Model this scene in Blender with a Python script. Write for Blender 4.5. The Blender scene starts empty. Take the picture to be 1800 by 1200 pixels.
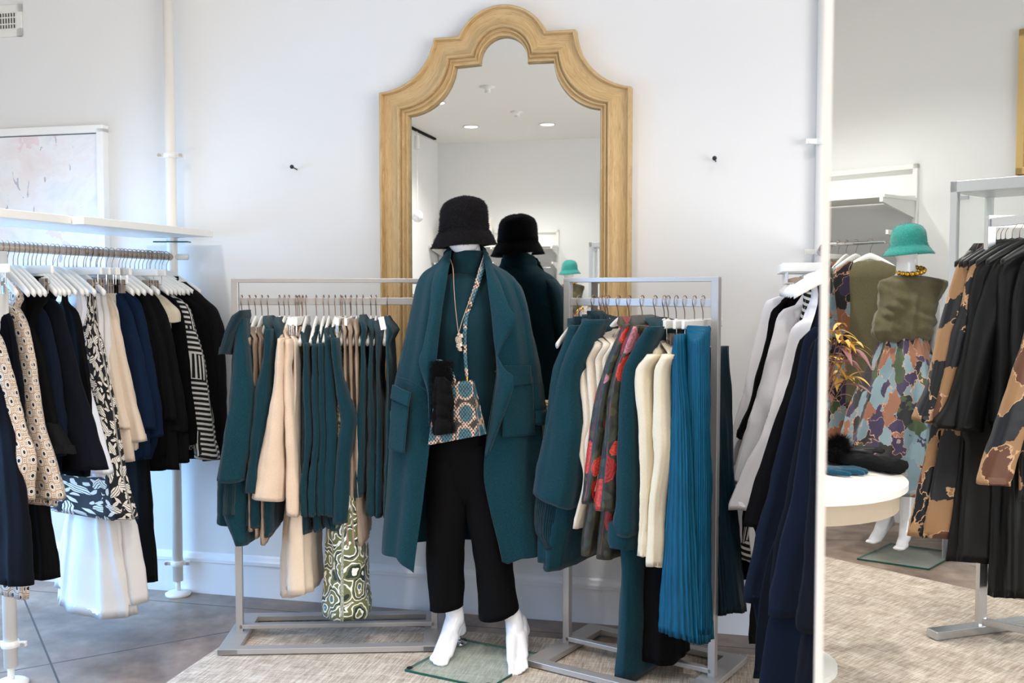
import bpy, bmesh, math, random
from mathutils import Vector, noise
R = math.radians
random.seed(7)
COL = bpy.context.scene.collection
# ------------------------------------------------------------------ camera model (1800x1200 frame, 35 mm lens)
F = 1750.0; HC = 1.445; PITCH = R(2.94)
cp, sp = math.cos(PITCH), math.sin(PITCH)
def ray(px, py):
    a = (px - 900) / F; b = (600 - py) / F
    return (a, cp + b * sp, b * cp - sp)
def at(px, py, Y):
    d = ray(px, py); t = Y / d[1]
    return Vector((d[0] * t, Y, HC + d[2] * t))
def hit(px, py, P, n):                        # ray against the plane through P with normal n
    d = Vector(ray(px, py)); C = Vector((0, 0, HC))
    t = (Vector(P) - C).dot(n) / d.dot(n)
    return C + d * t
# room frame: u along the mirror wall, n towards it; the room is turned 13.3 degrees
TH = R(13.3); ct, st = math.cos(TH), math.sin(TH)
def room(u, n, z=0.0): return Vector((u * ct + n * st, -u * st + n * ct, z))
NW = 4.24; NB = -4.07; UL = -3.95; UR = 3.4; HZ = 3.35
# the standing mirror's plane; things seen in it are laid out behind the glass, then reflected to where they stand
PHI = R(-30.9); mn = Vector((math.sin(-PHI), math.cos(PHI), 0)); MC = 0.95
VIRT = False
def refl(p):
    p = Vector(p); k = 2 * (p.dot(mn) - MC)
    return p - mn * k

# ------------------------------------------------------------------ mesh helpers
def sm(a, b, t): return a + (b - a) * t
class MB:
    def __init__(s): s.v = []; s.f = []; s.uv = []; s.mi = []; s.cur = 0
    def add(s, verts, faces, uvs=None):
        o = len(s.v); s.v += [tuple(v) for v in verts]
        s.uv += list(uvs) if uvs else [(v[0] + v[1], v[2]) for v in verts]
        for f in faces: s.f.append(tuple(i + o for i in f)); s.mi.append(s.cur)
        return s
    def box(s, cx, cy, cz, sx, sy, sz, yaw=0, tilt=0):
        vs = []
        for dz in (-.5, .5):
            for dx, dy in ((-.5, -.5), (.5, -.5), (.5, .5), (-.5, .5)):
                x, y, z = dx * sx, dy * sy, dz * sz
                if tilt: x, z = x * math.cos(tilt) - z * math.sin(tilt), x * math.sin(tilt) + z * math.cos(tilt)
                if yaw: x, y = x * math.cos(yaw) - y * math.sin(yaw), x * math.sin(yaw) + y * math.cos(yaw)
                vs.append((cx + x, cy + y, cz + z))
        return s.add(vs, [(3, 2, 1, 0), (4, 5, 6, 7), (0, 1, 5, 4), (1, 2, 6, 5), (2, 3, 7, 6), (3, 0, 4, 7)])
    def bar(s, a, b, w, h):                    # box between two points, w sideways, h up
        a = Vector(a); b = Vector(b); d = (b - a).normalized()
        up = Vector((0, 0, 1)) if abs(d.z) < .9 else Vector((0, 1, 0))
        side = d.cross(up).normalized(); up = side.cross(d).normalized()
        vs = []
        for p in (a, b):
            for i, j in ((-1, -1), (1, -1), (1, 1), (-1, 1)): vs.append(p + side * (w / 2 * i) + up * (h / 2 * j))
        return s.add(vs, [(3, 2, 1, 0), (4, 5, 6, 7), (0, 1, 5, 4), (1, 2, 6, 5), (2, 3, 7, 6), (3, 0, 4, 7)])
    def loft(s, rings, cap=(True, True), closed=True, uvs=None):
        n = len(rings[0]); vs = [p for r in rings for p in r]; fs = []
        if uvs is None:
            uvs = []; vv = 0; pr = None
            for r in rings:
                if pr is not None: vv += (Vector(r[0]) - Vector(pr[0])).length
                u = 0; pr = r
                for i, p in enumerate(r):
                    if i: u += (Vector(p) - Vector(r[i - 1])).length
                    uvs.append((u, vv))
        m = n if closed else n - 1
        for k in range(len(rings) - 1):
            for i in range(m):
                j = (i + 1) % n
                fs.append((k * n + i, k * n + j, (k + 1) * n + j, (k + 1) * n + i))
        if cap[0]: fs.append(tuple(range(n))[::-1])
        if cap[1]: fs.append(tuple((len(rings) - 1) * n + i for i in range(n)))
        return s.add(vs, fs, uvs)
    def tube(s, pts, r, n=8, cap=True, flat=None):
        pts = [Vector(p) for p in pts]; rs = r if isinstance(r, (list, tuple)) else [r] * len(pts); rings = []
        pu = None
        for i, p in enumerate(pts):
            d = (pts[min(i + 1, len(pts) - 1)] - pts[max(i - 1, 0)]).normalized()
            if pu is None: pu = Vector((0, 1, 0)) if abs(d.y) < .8 else Vector((1, 0, 0))
            a = d.cross(pu).normalized(); b = a.cross(d).normalized(); pu = b
            fl = flat or 1
            rings.append([p + a * (math.cos(2 * math.pi * k / n) * rs[i]) + b * (math.sin(2 * math.pi * k / n) * rs[i] * fl) for k in range(n)])
        return s.loft(rings, (cap, cap))
    def ball(s, c, r, n=12, m=8):
        rx, ry, rz = r if isinstance(r, (tuple, list)) else (r, r, r)
        rings = []
        for j in range(m + 1):
            t = math.pi * (j + .02) / (m + .04)
            rings.append([(c[0] + rx * math.sin(t) * math.cos(2 * math.pi * i / n), c[1] + ry * math.sin(t) * math.sin(2 * math.pi * i / n), c[2] + rz * math.cos(t)) for i in range(n)])
        return s.loft(rings)
    def lathe(s, prof, n=40, c=(0, 0, 0), cap=(True, True)):
        return s.loft([[(c[0] + r * math.cos(2 * math.pi * i / n), c[1] + r * math.sin(2 * math.pi * i / n), c[2] + z) for i in range(n)] for r, z in prof], cap)
    def build(s, name, mat, parent=None, smooth=False, bevel=0, solid=0, sub=0, recalc=True, remesh=0):
        me = bpy.data.meshes.new(name)
        vs = [(v[0], -v[1], v[2]) for v in s.v] if VIRT else s.v
        fs = [f[::-1] for f in s.f] if VIRT else s.f
        me.from_pydata(vs, [], fs)
        uvl = me.uv_layers.new(name='UVMap')
        li = [0] * len(me.loops); me.loops.foreach_get('vertex_index', li)
        flat = []
        for i in li: flat += s.uv[i]
        uvl.data.foreach_set('uv', flat)
        for m in (mat if isinstance(mat, (list, tuple)) else [mat]): me.materials.append(m)
        if any(s.mi): me.polygons.foreach_set('material_index', s.mi)
        if recalc:
            bm = bmesh.new(); bm.from_mesh(me); bmesh.ops.recalc_face_normals(bm, faces=bm.faces); bm.to_mesh(me); bm.free()
        if smooth: me.polygons.foreach_set('use_smooth', [True] * len(me.polygons))
        me.update()
        o = bpy.data.objects.new(name, me); COL.objects.link(o)
        if parent: o.parent = parent
        if remesh:
            m = o.modifiers.new('r', 'REMESH'); m.mode = 'VOXEL'; m.voxel_size = remesh; m.use_smooth_shade = True
            m = o.modifiers.new('s', 'SMOOTH'); m.iterations = 12 if remesh > .0031 else 6; m.factor = .5
        if solid: m = o.modifiers.new('so', 'SOLIDIFY'); m.thickness = solid; m.offset = 0
        if bevel: m = o.modifiers.new('b', 'BEVEL'); m.width = bevel; m.segments = 2; m.limit_method = 'ANGLE'
        if sub: m = o.modifiers.new('u', 'SUBSURF'); m.levels = sub; m.render_levels = sub
        return o
def put(o, loc, yaw=0.0):
    loc = Vector(loc)
    if VIRT: loc = refl(loc); yaw = 2 * PHI - yaw
    o.location = loc; o.rotation_euler = (0, 0, yaw)
def tag(o, label, cat, group=None, kind=None):
    o['label'] = label; o['category'] = cat
    if group: o['group'] = group
    if kind: o['kind'] = kind
    return o
def root(name, label, cat, loc, yaw=0.0, group=None):
    o = bpy.data.objects.new(name, None); COL.objects.link(o); put(o, loc, yaw); o.empty_display_size = .1
    return tag(o, label, cat, group)
def struct(o, label=None):
    o['kind'] = 'structure'
    if label: o['label'] = label; o['category'] = o.name.split('_')[0]
    return o
def copy_tree(o, parent=None):
    c = o.copy(); COL.objects.link(c); c.parent = parent
    for ch in [x for x in o.children]: copy_tree(ch, c)
    return c

# ------------------------------------------------------------------ materials
def lin(c): return tuple(((x / 255) / 12.92 if x / 255 <= .04045 else ((x / 255 + .055) / 1.055) ** 2.4) for x in c) + (1,)
class NT:
    def __init__(s, name):
        s.m = bpy.data.materials.new(name); s.m.use_nodes = True; s.t = s.m.node_tree; s.b = s.t.nodes['Principled BSDF']
        s._uv = None
    def n(s, typ, **k):
        nd = s.t.nodes.new(typ)
        for a, b in k.items(): setattr(nd, a, b)
        return nd
    def l(s, a, b): s.t.links.new(a, b)
    def inp(s, sock, v):
        if hasattr(v, 'is_output') or isinstance(v, bpy.types.NodeSocket): s.l(v, sock)
        elif v is not None: sock.default_value = v
    def uv(s, which='UV'):
        if s._uv is None: s._uv = s.n('ShaderNodeTexCoord')
        return s._uv.outputs[which]
    def math(s, op, a, b=0.0, c=None):
        nd = s.n('ShaderNodeMath', operation=op); s.inp(nd.inputs[0], a); s.inp(nd.inputs[1], b)
        if c is not None: s.inp(nd.inputs[2], c)
        return nd.outputs[0]
    def vmath(s, op, a, b=None, scale=None):
        nd = s.n('ShaderNodeVectorMath', operation=op); s.inp(nd.inputs[0], a)
        if b is not None: s.inp(nd.inputs[1], b)
        if scale is not None: s.inp(nd.inputs['Scale'], scale)
        return nd.outputs['Value'] if op in ('LENGTH', 'DOT_PRODUCT', 'DISTANCE') else nd.outputs[0]
    def noise(s, scale, vec=None, detail=2, rough=.5, dist=0, out='Fac'):
        nd = s.n('ShaderNodeTexNoise'); nd.inputs['Scale'].default_value = scale; nd.inputs['Detail'].default_value = detail
        nd.inputs['Roughness'].default_value = rough; nd.inputs['Distortion'].default_value = dist
        s.l(vec if vec is not None else s.uv(), nd.inputs['Vector']); return nd.outputs[out]
    def voro(s, scale, vec=None, rnd=1.0, feat='F1', metric='EUCLIDEAN'):
        nd = s.n('ShaderNodeTexVoronoi', feature=feat, distance=metric); nd.inputs['Scale'].default_value = scale
        nd.inputs['Randomness'].default_value = rnd; s.l(vec if vec is not None else s.uv(), nd.inputs['Vector']); return nd
    def map(s, vec, scale=(1, 1, 1), rot=(0, 0, 0), loc=(0, 0, 0)):
        nd = s.n('ShaderNodeMapping'); s.l(vec, nd.inputs[0]); nd.inputs['Scale'].default_value = scale
        nd.inputs['Rotation'].default_value = rot; nd.inputs['Location'].default_value = loc; return nd.outputs[0]
    def ramp(s, fac, stops, const=False):
        nd = s.n('ShaderNodeValToRGB'); s.l(fac, nd.inputs[0]); cr = nd.color_ramp
        if const: cr.interpolation = 'CONSTANT'
        while len(cr.elements) < len(stops): cr.elements.new(.5)
        for e, (p, c) in zip(cr.elements, stops): e.position = p; e.color = lin(c)
        return nd.outputs[0]
    def mix(s, fac, a, b):
        nd = s.n('ShaderNodeMix', data_type='RGBA'); s.inp(nd.inputs[0], fac)
        for i, v in ((6, a), (7, b)):
            if isinstance(v, tuple): nd.inputs[i].default_value = lin(v)
            else: s.l(v, nd.inputs[i])
        return nd.outputs[2]
    def bump(s, h, strength=.3, dist=.002):
        nd = s.n('ShaderNodeBump'); nd.inputs['Strength'].default_value = strength; nd.inputs['Distance'].default_value = dist
        s.l(h, nd.inputs['Height']); s.l(nd.outputs[0], s.b.inputs['Normal'])
    def set(s, col=None, rough=.5, metal=0, sheen=0, spec=.5):
        if col is not None:
            if isinstance(col, tuple): s.b.inputs['Base Color'].default_value = lin(col)
            else: s.l(col, s.b.inputs['Base Color'])
        s.b.inputs['Roughness'].default_value = rough; s.b.inputs['Metallic'].default_value = metal
        s.b.inputs['Sheen Weight'].default_value = sheen; s.b.inputs['Sheen Roughness'].default_value = .5
        s.b.inputs['Specular IOR Level'].default_value = spec
        return s.m
M = {}
def plain(name, c, rough=.5, metal=0, spec=.5):
    t = NT(name); h = t.noise(60, t.uv('Object')); t.bump(h, .03, .001); M[name] = t.set(c, rough, metal, 0, spec); return M[name]
def cloth(name, c, rough=.9, sheen=.25, grain=700, gs=.35, var=.12, rib=0, ribdir='x', pleat=0):
    t = NT(name); g = t.noise(grain, t.uv('Object'), 3, .6)
    lo = tuple(max(0, x * (1 - var)) for x in c); hi = tuple(min(255, x * (1 + var) + 3) for x in c)
    col = t.ramp(g, [(.3, lo), (.7, hi)])
    h = g
    if rib:
        sx = t.n('ShaderNodeSeparateXYZ'); t.l(t.uv(), sx.inputs[0])
        w = t.math('SINE', t.math('MULTIPLY', sx.outputs[0 if ribdir == 'x' else 1], 6.2832 * rib))
        h = t.math('ADD', t.math('MULTIPLY', w, .5), t.math('MULTIPLY', g, .3))
        t.bump(h, .45 if ribdir == 'y' else .8, .0015 if ribdir == 'y' else .004)
    else: t.bump(h, gs, .002)
    M[name] = t.set(col, rough, 0, sheen * (.15 if max(c) < 60 and name[:4] != 'teal' else 1), .1); return M[name]
TEAL = (20, 68, 82)
cloth('teal_wool', (11, 49, 59), grain=380, gs=.7, var=.3, sheen=.12)
cloth('teal_knit', (11, 47, 57), rib=300, ribdir='y', grain=500, sheen=.12)
cloth('teal_rib', (9, 41, 50), rib=110, sheen=.1)
cloth('teal_jersey', (7, 42, 51), grain=900, gs=.15, rough=.75, sheen=.15)
cloth('cream_jersey', (214, 190, 166), grain=500, gs=.2, var=.05, rough=.8)
cloth('cream_knit', (200, 172, 146), rib=160, var=.06)
cloth('pale_cream', (218, 198, 176), grain=500, gs=.15, var=.04, rough=.75)
cloth('ivory', (224, 212, 186), grain=400, gs=.15, var=.03, rough=.7)
cloth('ivory_blouse', (216, 204, 186), grain=300, gs=.1, var=.03, rough=.5)
cloth('white_cotton', (234, 234, 239), grain=800, gs=.15, var=.02, rough=.8, sheen=.1)
cloth('white_sheer', (218, 214, 210), grain=800, gs=.1, var=.02, rough=.7, sheen=.1)
cloth('black_wool', (13, 12, 13), grain=600, gs=.4, var=.25, sheen=.1)
cloth('black_crepe', (9, 8, 9), grain=900, gs=.2, var=.2, sheen=.02)
cloth('charcoal', (20, 20, 21), grain=800, gs=.3, sheen=.05)
cloth('navy_dark', (11, 13, 21), grain=900, gs=.3, sheen=.08)
cloth('navy', (15, 31, 55), grain=900, gs=.3, sheen=.12)
cloth('navy_mid', (12, 19, 33), grain=900, gs=.2, sheen=.1)
cloth('olive', (86, 80, 58), grain=500, gs=.5, var=.25)
cloth('camel', (190, 160, 120), grain=500)
cloth('hat_black', (9, 8, 9), grain=260, gs=1, var=.5, sheen=.1)
cloth('hat_teal', (46, 132, 124), grain=260, gs=1, var=.2, sheen=.3)
plain('hat_black_fuzz', (40, 38, 42), .9, 0, .1); plain('hat_teal_fuzz', (70, 146, 138), .9, 0, .1)
cloth('fur_black', (8, 7, 8), grain=150, gs=1, var=.5, sheen=.2)
cloth('glove_teal', (14, 66, 88), grain=300, gs=.8)
t = NT('black_satin'); t.bump(t.noise(900, t.uv('Object')), .1, .001); M['black_satin'] = t.set((10, 10, 11), .5, 0, 0, .3)
def satin(name, c, c2):
    t = NT(name); n1 = t.noise(30, t.map(t.uv(), (6, .4, 1))); t.bump(n1, .25, .004)
    M[name] = t.set(t.ramp(n1, [(.3, c), (.7, c2)]), .5, 0, 0, .22)
satin('cobalt_satin', (0, 70, 100), (0, 88, 120))
satin('petrol_satin', (4, 30, 42), (6, 38, 52))
def leafmask(t, vec, scale, length, width, seed, jitter=.9):
    v = t.vmath('SCALE', vec, scale=scale); v = t.vmath('ADD', v, (seed, seed * .37, 0))
    w = t.vmath('ADD', v, t.vmath('SCALE', t.noise(1.3, v, out='Color'), scale=.35))
    vo = t.voro(1, w, jitter)
    d = t.vmath('SUBTRACT', w, vo.outputs['Position'])
    rt = t.n('ShaderNodeVectorRotate', rotation_type='Z_AXIS'); t.l(d, rt.inputs['Vector'])
    sc = t.n('ShaderNodeSeparateColor'); t.l(vo.outputs['Color'], sc.inputs[0])
    t.l(t.math('MULTIPLY', sc.outputs[0], 6.28), rt.inputs['Angle'])
    sx = t.n('ShaderNodeSeparateXYZ'); t.l(rt.outputs[0], sx.inputs[0])
    a = t.math('DIVIDE', sx.outputs[0], length); b = t.math('DIVIDE', sx.outputs[1], width)
    a2 = t.math('MULTIPLY', a, a); e = t.math('ADD', a2, t.math('ABSOLUTE', b))
    mask = t.math('LESS_THAN', e, 1.0)
    vein = t.math('GREATER_THAN', t.math('ABSOLUTE', t.math('SINE', t.math('MULTIPLY', sx.outputs[1], 26))), .45)
    return mask, vein, sc.outputs[1], e
def uv3(t):
    s = t.n('ShaderNodeSeparateXYZ'); t.l(t.uv(), s.inputs[0]); return s.outputs
# circle geometric print
t = NT('circle_print'); v = t.map(t.uv(), (1, 1, 1), (0, 0, R(45)))
vo = t.voro(25, v, 0.0); ds = vo.outputs['Distance']
col = t.ramp(ds, [(0, (20, 20, 28)), (.17, (226, 216, 204)), (.27, (50, 36, 30)), (.30, (226, 214, 200)), (.40, (50, 36, 30)), (.435, (190, 160, 130)), (.52, (226, 214, 200)), (.58, (70, 50, 40)), (.61, (200, 174, 146))], True)
M['circle_print'] = t.set(col, .7, 0, .1, .3)
# white leaves on black
t = NT('leaf_print')
m1, v1, _, _ = leafmask(t, t.uv(), 16, .52, .22, 0); m2, v2, _, _ = leafmask(t, t.uv(), 27, .5, .17, 3.3)
c = t.mix(t.math('MULTIPLY', m2, 1), (17, 15, 18), (228, 218, 204)); c = t.mix(m1, c, t.mix(v1, (17, 15, 18), (238, 230, 216)))
M['leaf_print'] = t.set(c, .7, 0, .1, .3)
# black and white maze stripes
t = NT('maze_stripe'); v = t.map(t.uv(), (1, 1, 1), (0, 0, R(6))); so_ = t.n('ShaderNodeSeparateXYZ'); t.l(v, so_.inputs[0])
vo = t.voro(9, v, .6, metric='CHEBYCHEV'); sc = t.n('ShaderNodeSeparateColor'); t.l(vo.outputs['Color'], sc.inputs[0])
fh = t.math('FRACT', t.math('MULTIPLY', so_.outputs[1], 44)); fv = t.math('FRACT', t.math('MULTIPLY', so_.outputs[0], 44)); sel = t.math('GREATER_THAN', sc.outputs[0], .68)
f = t.math('ADD', t.math('MULTIPLY', fh, t.math('SUBTRACT', 1.0, sel)), t.math('MULTIPLY', fv, sel))
M['maze_stripe'] = t.set(t.mix(t.math('GREATER_THAN', f, .55), (14, 13, 15), (220, 218, 212)), .75, 0, .1, .3)
# dark floral
t = NT('rose_print'); wv = t.vmath('ADD', t.uv(), t.vmath('SCALE', t.noise(30, out='Color'), scale=.035))
base = t.ramp(t.noise(14), [(.35, (18, 18, 16)), (.5, (44, 42, 26)), (.65, (14, 12, 12))])
ml, vl, rl, el = leafmask(t, t.uv(), 14, .5, .2, 1.7); c = t.mix(ml, base, t.ramp(rl, [(0, (46, 52, 36)), (.5, (62, 60, 34)), (1, (104, 70, 28))], True))
vo = t.voro(8.5, wv, .95); ds = vo.outputs['Distance']; sc = t.n('ShaderNodeSeparateColor'); t.l(vo.outputs['Color'], sc.inputs[0])
pet = t.math('FRACT', t.math('ADD', t.math('MULTIPLY', ds, 9), t.math('MULTIPLY', t.noise(40), 1.6)))
rose = t.mix(pet, t.ramp(sc.outputs[0], [(0, (172, 28, 22)), (.55, (190, 128, 136)), (.72, (150, 20, 18))], True), t.ramp(sc.outputs[0], [(0, (84, 8, 10)), (.55, (150, 76, 88)), (.72, (206, 68, 46))], True))
msk = t.math('LESS_THAN', ds, t.math('MULTIPLY', sc.outputs[1], .62)); c = t.mix(msk, c, rose)
t.bump(t.noise(300), .2, .002); M['rose_print'] = t.set(c, .45, 0, .1, .4)
# camo prints
def camo(name, stops, scale, edge):
    t = NT(name); wv = t.vmath('ADD', t.uv(), t.vmath('SCALE', t.noise(20, detail=4, out='Color'), scale=.10))
    vo = t.voro(scale, wv, 1); sc = t.n('ShaderNodeSeparateColor'); t.l(vo.outputs['Color'], sc.inputs[0]); ve = t.voro(scale, wv, 1, 'DISTANCE_TO_EDGE')
    c = t.ramp(sc.outputs[0], stops, True); e = t.math('MULTIPLY', t.math('LESS_THAN', ve.outputs['Distance'], .035), t.math('GREATER_THAN', sc.outputs[1], .62))
    c = t.mix(e, c, edge); t.bump(t.noise(500), .1, .001); M[name] = t.set(c, .5, 0, .1, .4)
camo('camo_brown', [(0, (18, 19, 25)), (.34, (160, 120, 82)), (.6, (17, 18, 22)), (.72, (100, 60, 40)), (.84, (176, 136, 98))], 7, (206, 166, 128))
camo('camo_multi', [(0, (110, 132, 142)), (.2, (50, 38, 70)), (.38, (140, 92, 68)), (.54, (56, 72, 44)), (.68, (20, 18, 22)), (.86, (122, 144, 152))], 12, (196, 148, 122))
# olive baroque swirl
t = NT('swirl_print'); wv = t.vmath('ADD', t.uv(), t.vmath('SCALE', t.noise(16, out='Color'), scale=.05))
vo = t.voro(12, wv, .8); ds = vo.outputs['Distance']; f = t.math('FRACT', t.math('MULTIPLY', ds, 5.2))
line = t.math('LESS_THAN', f, .26); dark = t.math('LESS_THAN', t.math('FRACT', t.math('MULTIPLY', ds, 2.6)), .32)
o3 = uv3(t); base = t.ramp(t.noise(8), [(.35, (92, 98, 60)), (.65, (112, 116, 74))])
c = t.mix(dark, base, (24, 44, 34)); c = t.mix(t.math('LESS_THAN', ds, .13), c, (30, 112, 176)); c = t.mix(line, c, (240, 240, 232))
M['swirl_print'] = t.set(c, .45, 0, .1, .4)
# snake skin
t = NT('snake_skin'); s1 = t.voro(120, t.map(t.uv(), (1, .75, 1), (0, 0, R(45))), .15); e = s1.outputs['Distance']
big = t.voro(14, t.map(t.uv(), (1.1, .9, 1), loc=(.3, .2, 0)), .3); bd = t.math('ADD', big.outputs['Distance'], t.math('MULTIPLY', t.noise(60), .18))
c = t.ramp(bd, [(0, (40, 80, 96)), (.50, (66, 120, 134)), (.54, (206, 172, 152)), (.64, (214, 186, 168)), (.68, (70, 56, 48)), (.8, (40, 52, 48))], False)
c = t.mix(t.math('GREATER_THAN', e, .46), c, (22, 26, 26)); t.bump(e, .5, .002); M['snake_skin'] = t.set(c, .35, 0, 0, .5)
# hard materials
plain('wall_paint', (228, 228, 227), .7, 0, .2); plain('ceiling_paint', (226, 226, 224), .8, 0, .2)
plain('white_gloss', (236, 236, 240), .12); plain('white_plastic', (232, 231, 226), .35); plain('white_pipe', (232, 228, 220), .4)
plain('trim_paint', (236, 236, 238), .35); plain('grey_metal', (180, 177, 175), .36, .5); plain('silver', (200, 202, 206), .25, .9)
plain('copper_wire', (170, 146, 132), .3, .9); plain('chrome', (225, 225, 228), .12, 1); plain('beige_metal', (196, 182, 168), .4, .4)
plain('clip_metal', (176, 160, 146), .35, .6); plain('nail_dark', (44, 42, 44), .4, .3); plain('white_frame', (238, 232, 226), .4)
plain('cabinet_alu', (200, 203, 206), .35, .5); plain('gold_frame', (214, 180, 116), .4, .2); plain('gold', (206, 158, 62), .2, .95)
plain('black_plastic', (16, 16, 18), .4); plain('vent_dark', (18, 18, 20), .8); plain('cord', (190, 160, 140), .5); plain('stone', (196, 180, 160), .25, .3)
plain('plant_yellow', (206, 160, 66), .6); plain('plant_mauve', (146, 100, 96), .6); plain('plant_stem', (120, 84, 60), .7); plain('canvas_white', (240, 240, 238), .8)
plain('table_top', (238, 234, 228), .4); plain('table_skirt', (190, 172, 150), .5); plain('tag_white', (236, 232, 224), .7); plain('tote', (216, 208, 196), .8)
t = NT('mirror_glass'); M['mirror_glass'] = t.set((222, 226, 226), .0, 1.0)
t = NT('glass'); t.b.inputs['Transmission Weight'].default_value = 1; t.b.inputs['IOR'].default_value = 1.3; M['glass'] = t.set((232, 245, 240), .02)
def thin(name, c, a):
    t = NT(name); m = t.set(c, .03, 0, 0, .5); t.b.inputs['Alpha'].default_value = a; M[name] = m
thin('base_glass', (170, 196, 186), .2); thin('pane_glass', (214, 224, 222), .12); thin('glass_edge', (16, 84, 72), .9)
t = NT('lamp_disc'); t.b.inputs['Emission Color'].default_value = lin((255, 250, 240)); t.b.inputs['Emission Strength'].default_value = 9; M['lamp_disc'] = t.set((255, 255, 255), .5)
# oak of the big frame
t = NT('oak'); v = t.map(t.uv(), (1, 1, 1)); n1 = t.noise(55, t.map(t.uv(), (3.2, .22, 1)), 4, .6, 1.2); n2 = t.noise(5, detail=1)
c = t.mix(t.math('MULTIPLY', n2, .5), t.ramp(n1, [(.25, (158, 128, 88)), (.45, (196, 164, 116)), (.7, (216, 188, 142))]), (204, 174, 126))
t.bump(n1, .12, .001); M['oak'] = t.set(c, .5, 0, 0, .35)
# floor: stained concrete with scored diagonal joints and a border joint
t = NT('floor_concrete'); ob = t.uv('Object'); so = t.n('ShaderNodeSeparateXYZ'); t.l(ob, so.inputs[0])
n1 = t.noise(1.6, ob, 5, .6, .4); n2 = t.noise(9, ob, 4, .6)
c = t.ramp(t.math('ADD', t.math('MULTIPLY', n1, .65), t.math('MULTIPLY', n2, .35)), [(.32, (88, 73, 63)), (.5, (132, 113, 100)), (.68, (170, 151, 134))])
x, y = so.outputs[0], so.outputs[1]
def joint(t, e, period, off):
    k = t.math('ABSOLUTE', t.math('SUBTRACT', t.math('FRACT', t.math('DIVIDE', t.math('ADD', e, off), period)), .5))
    return t.math('GREATER_THAN', k, .5 - .004 / period)
P = 1.15; r2 = .70711
ju = t.math('MULTIPLY', t.math('ADD', x, y), r2); jv = t.math('MULTIPLY', t.math('SUBTRACT', x, y), r2)
# joints run through the crossing seen at the left of the floor
_p = at(90, 1178, 3.79); u0 = _p.x * ct - _p.y * st; v0 = _p.x * st + _p.y * ct
g = t.math('MAXIMUM', joint(t, ju, P, -((u0 + v0) * r2)), joint(t, jv, P, -((u0 - v0) * r2)))
inside = t.math('LESS_THAN', y, NW - .17); g = t.math('MULTIPLY', g, inside)
bj = t.math('LESS_THAN', t.math('ABSOLUTE', t.math('SUBTRACT', y, NW - .17)), .004); g = t.math('MAXIMUM', g, bj)
t.bump(t.math('SUBTRACT', t.math('MULTIPLY', n2, .2), g), .3, .003)
M['floor_concrete'] = t.set(t.mix(g, c, (50, 42, 38)), .33, 0, 0, .45)
# woven rug
t = NT('woven_rug'); ob = t.uv('Object')
a = t.noise(150, t.map(ob, (1, .07, 1), (0, 0, R(1))), 3, .75); b = t.noise(150, t.map(ob, (.05, 1, 1)), 3, .75); k = t.noise(14, ob, 2)
mx = t.math('ADD', t.math('MULTIPLY', a, .5), t.math('ADD', t.math('MULTIPLY', b, .32), t.math('MULTIPLY', k, .18)))
t.bump(mx, .3, .002); M['woven_rug'] = t.set(t.ramp(mx, [(.38, (142, 126, 112)), (.5, (182, 168, 152)), (.6, (212, 202, 190))]), .9, 0, .1, .2)
# abstract painting
t = NT('abstract_paint'); n1 = t.noise(3, detail=6, rough=.65, dist=1.2); n2 = t.noise(2.2, t.map(t.uv(), loc=(4, 2, 0)), 4, .6, 2); n3 = t.noise(6, t.map(t.uv(), (2.2, .5, 1), (0, 0, R(-18))), 4, .6, 1.5)
c = t.ramp(n1, [(.3, (232, 222, 222)), (.5, (238, 238, 240)), (.72, (214, 224, 232))]); c = t.mix(t.math('MULTIPLY', t.math('GREATER_THAN', n3, .66), .55), c, (128, 138, 160))
c = t.mix(t.math('MULTIPLY', t.math('GREATER_THAN', n2, .62), .35), c, (224, 186, 190)); M['abstract_paint'] = t.set(c, .7, 0, 0, .2)

# ------------------------------------------------------------------ room shell (in the room's own axes)
def rbox(name, mat, u0, u1, n0, n1, z0, z1, label=None, parent=None, bevel=0):
    b = MB().box((u0 + u1) / 2, (n0 + n1) / 2, (z0 + z1) / 2, u1 - u0, n1 - n0, z1 - z0)
    o = b.build(name, M[mat], parent, bevel=bevel)
    if parent is None: o.rotation_euler = (0, 0, -TH); struct(o)
    return o
rbox('floor', 'floor_concrete', UL - .1, UR + .1, NB - .1, NW + .1, -.1, 0)
rbox('ceiling', 'ceiling_paint', UL - .1, UR + .1, NB - .1, NW + .1, HZ, HZ + .1)
rbox('wall_front', 'wall_paint', UL - .1, UR + .1, NW, NW + .12, 0, HZ)
rbox('wall_back', 'wall_paint', UL - .1, UR + .1, NB - .12, NB, 0, HZ)
w = MB()
for n0, n1, z0, z1 in ((NB, -2.2, 0, HZ), (1.8, NW, 0, HZ), (-2.2, 1.8, 0, .3), (-2.2, 1.8, 2.7, HZ)): w.box(UR + .06, (n0 + n1) / 2, (z0 + z1) / 2, .12, n1 - n0, z1 - z0)
o = w.build('wall_right', M['wall_paint']); o.rotation_euler = (0, 0, -TH); struct(o)
w = MB()
for n in (-2.2, -.2, 1.8): w.box(UR + .06, n, 1.5, .06, .06, 2.4)
for z in (.3, 2.7): w.box(UR + .06, -.2, z, .06, 4.06, .06)
o = w.build('added_fill_window', M['white_frame']); o.rotation_euler = (0, 0, -TH); struct(o)  # unseen window added in the right wall to carry frontal fill
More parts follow.
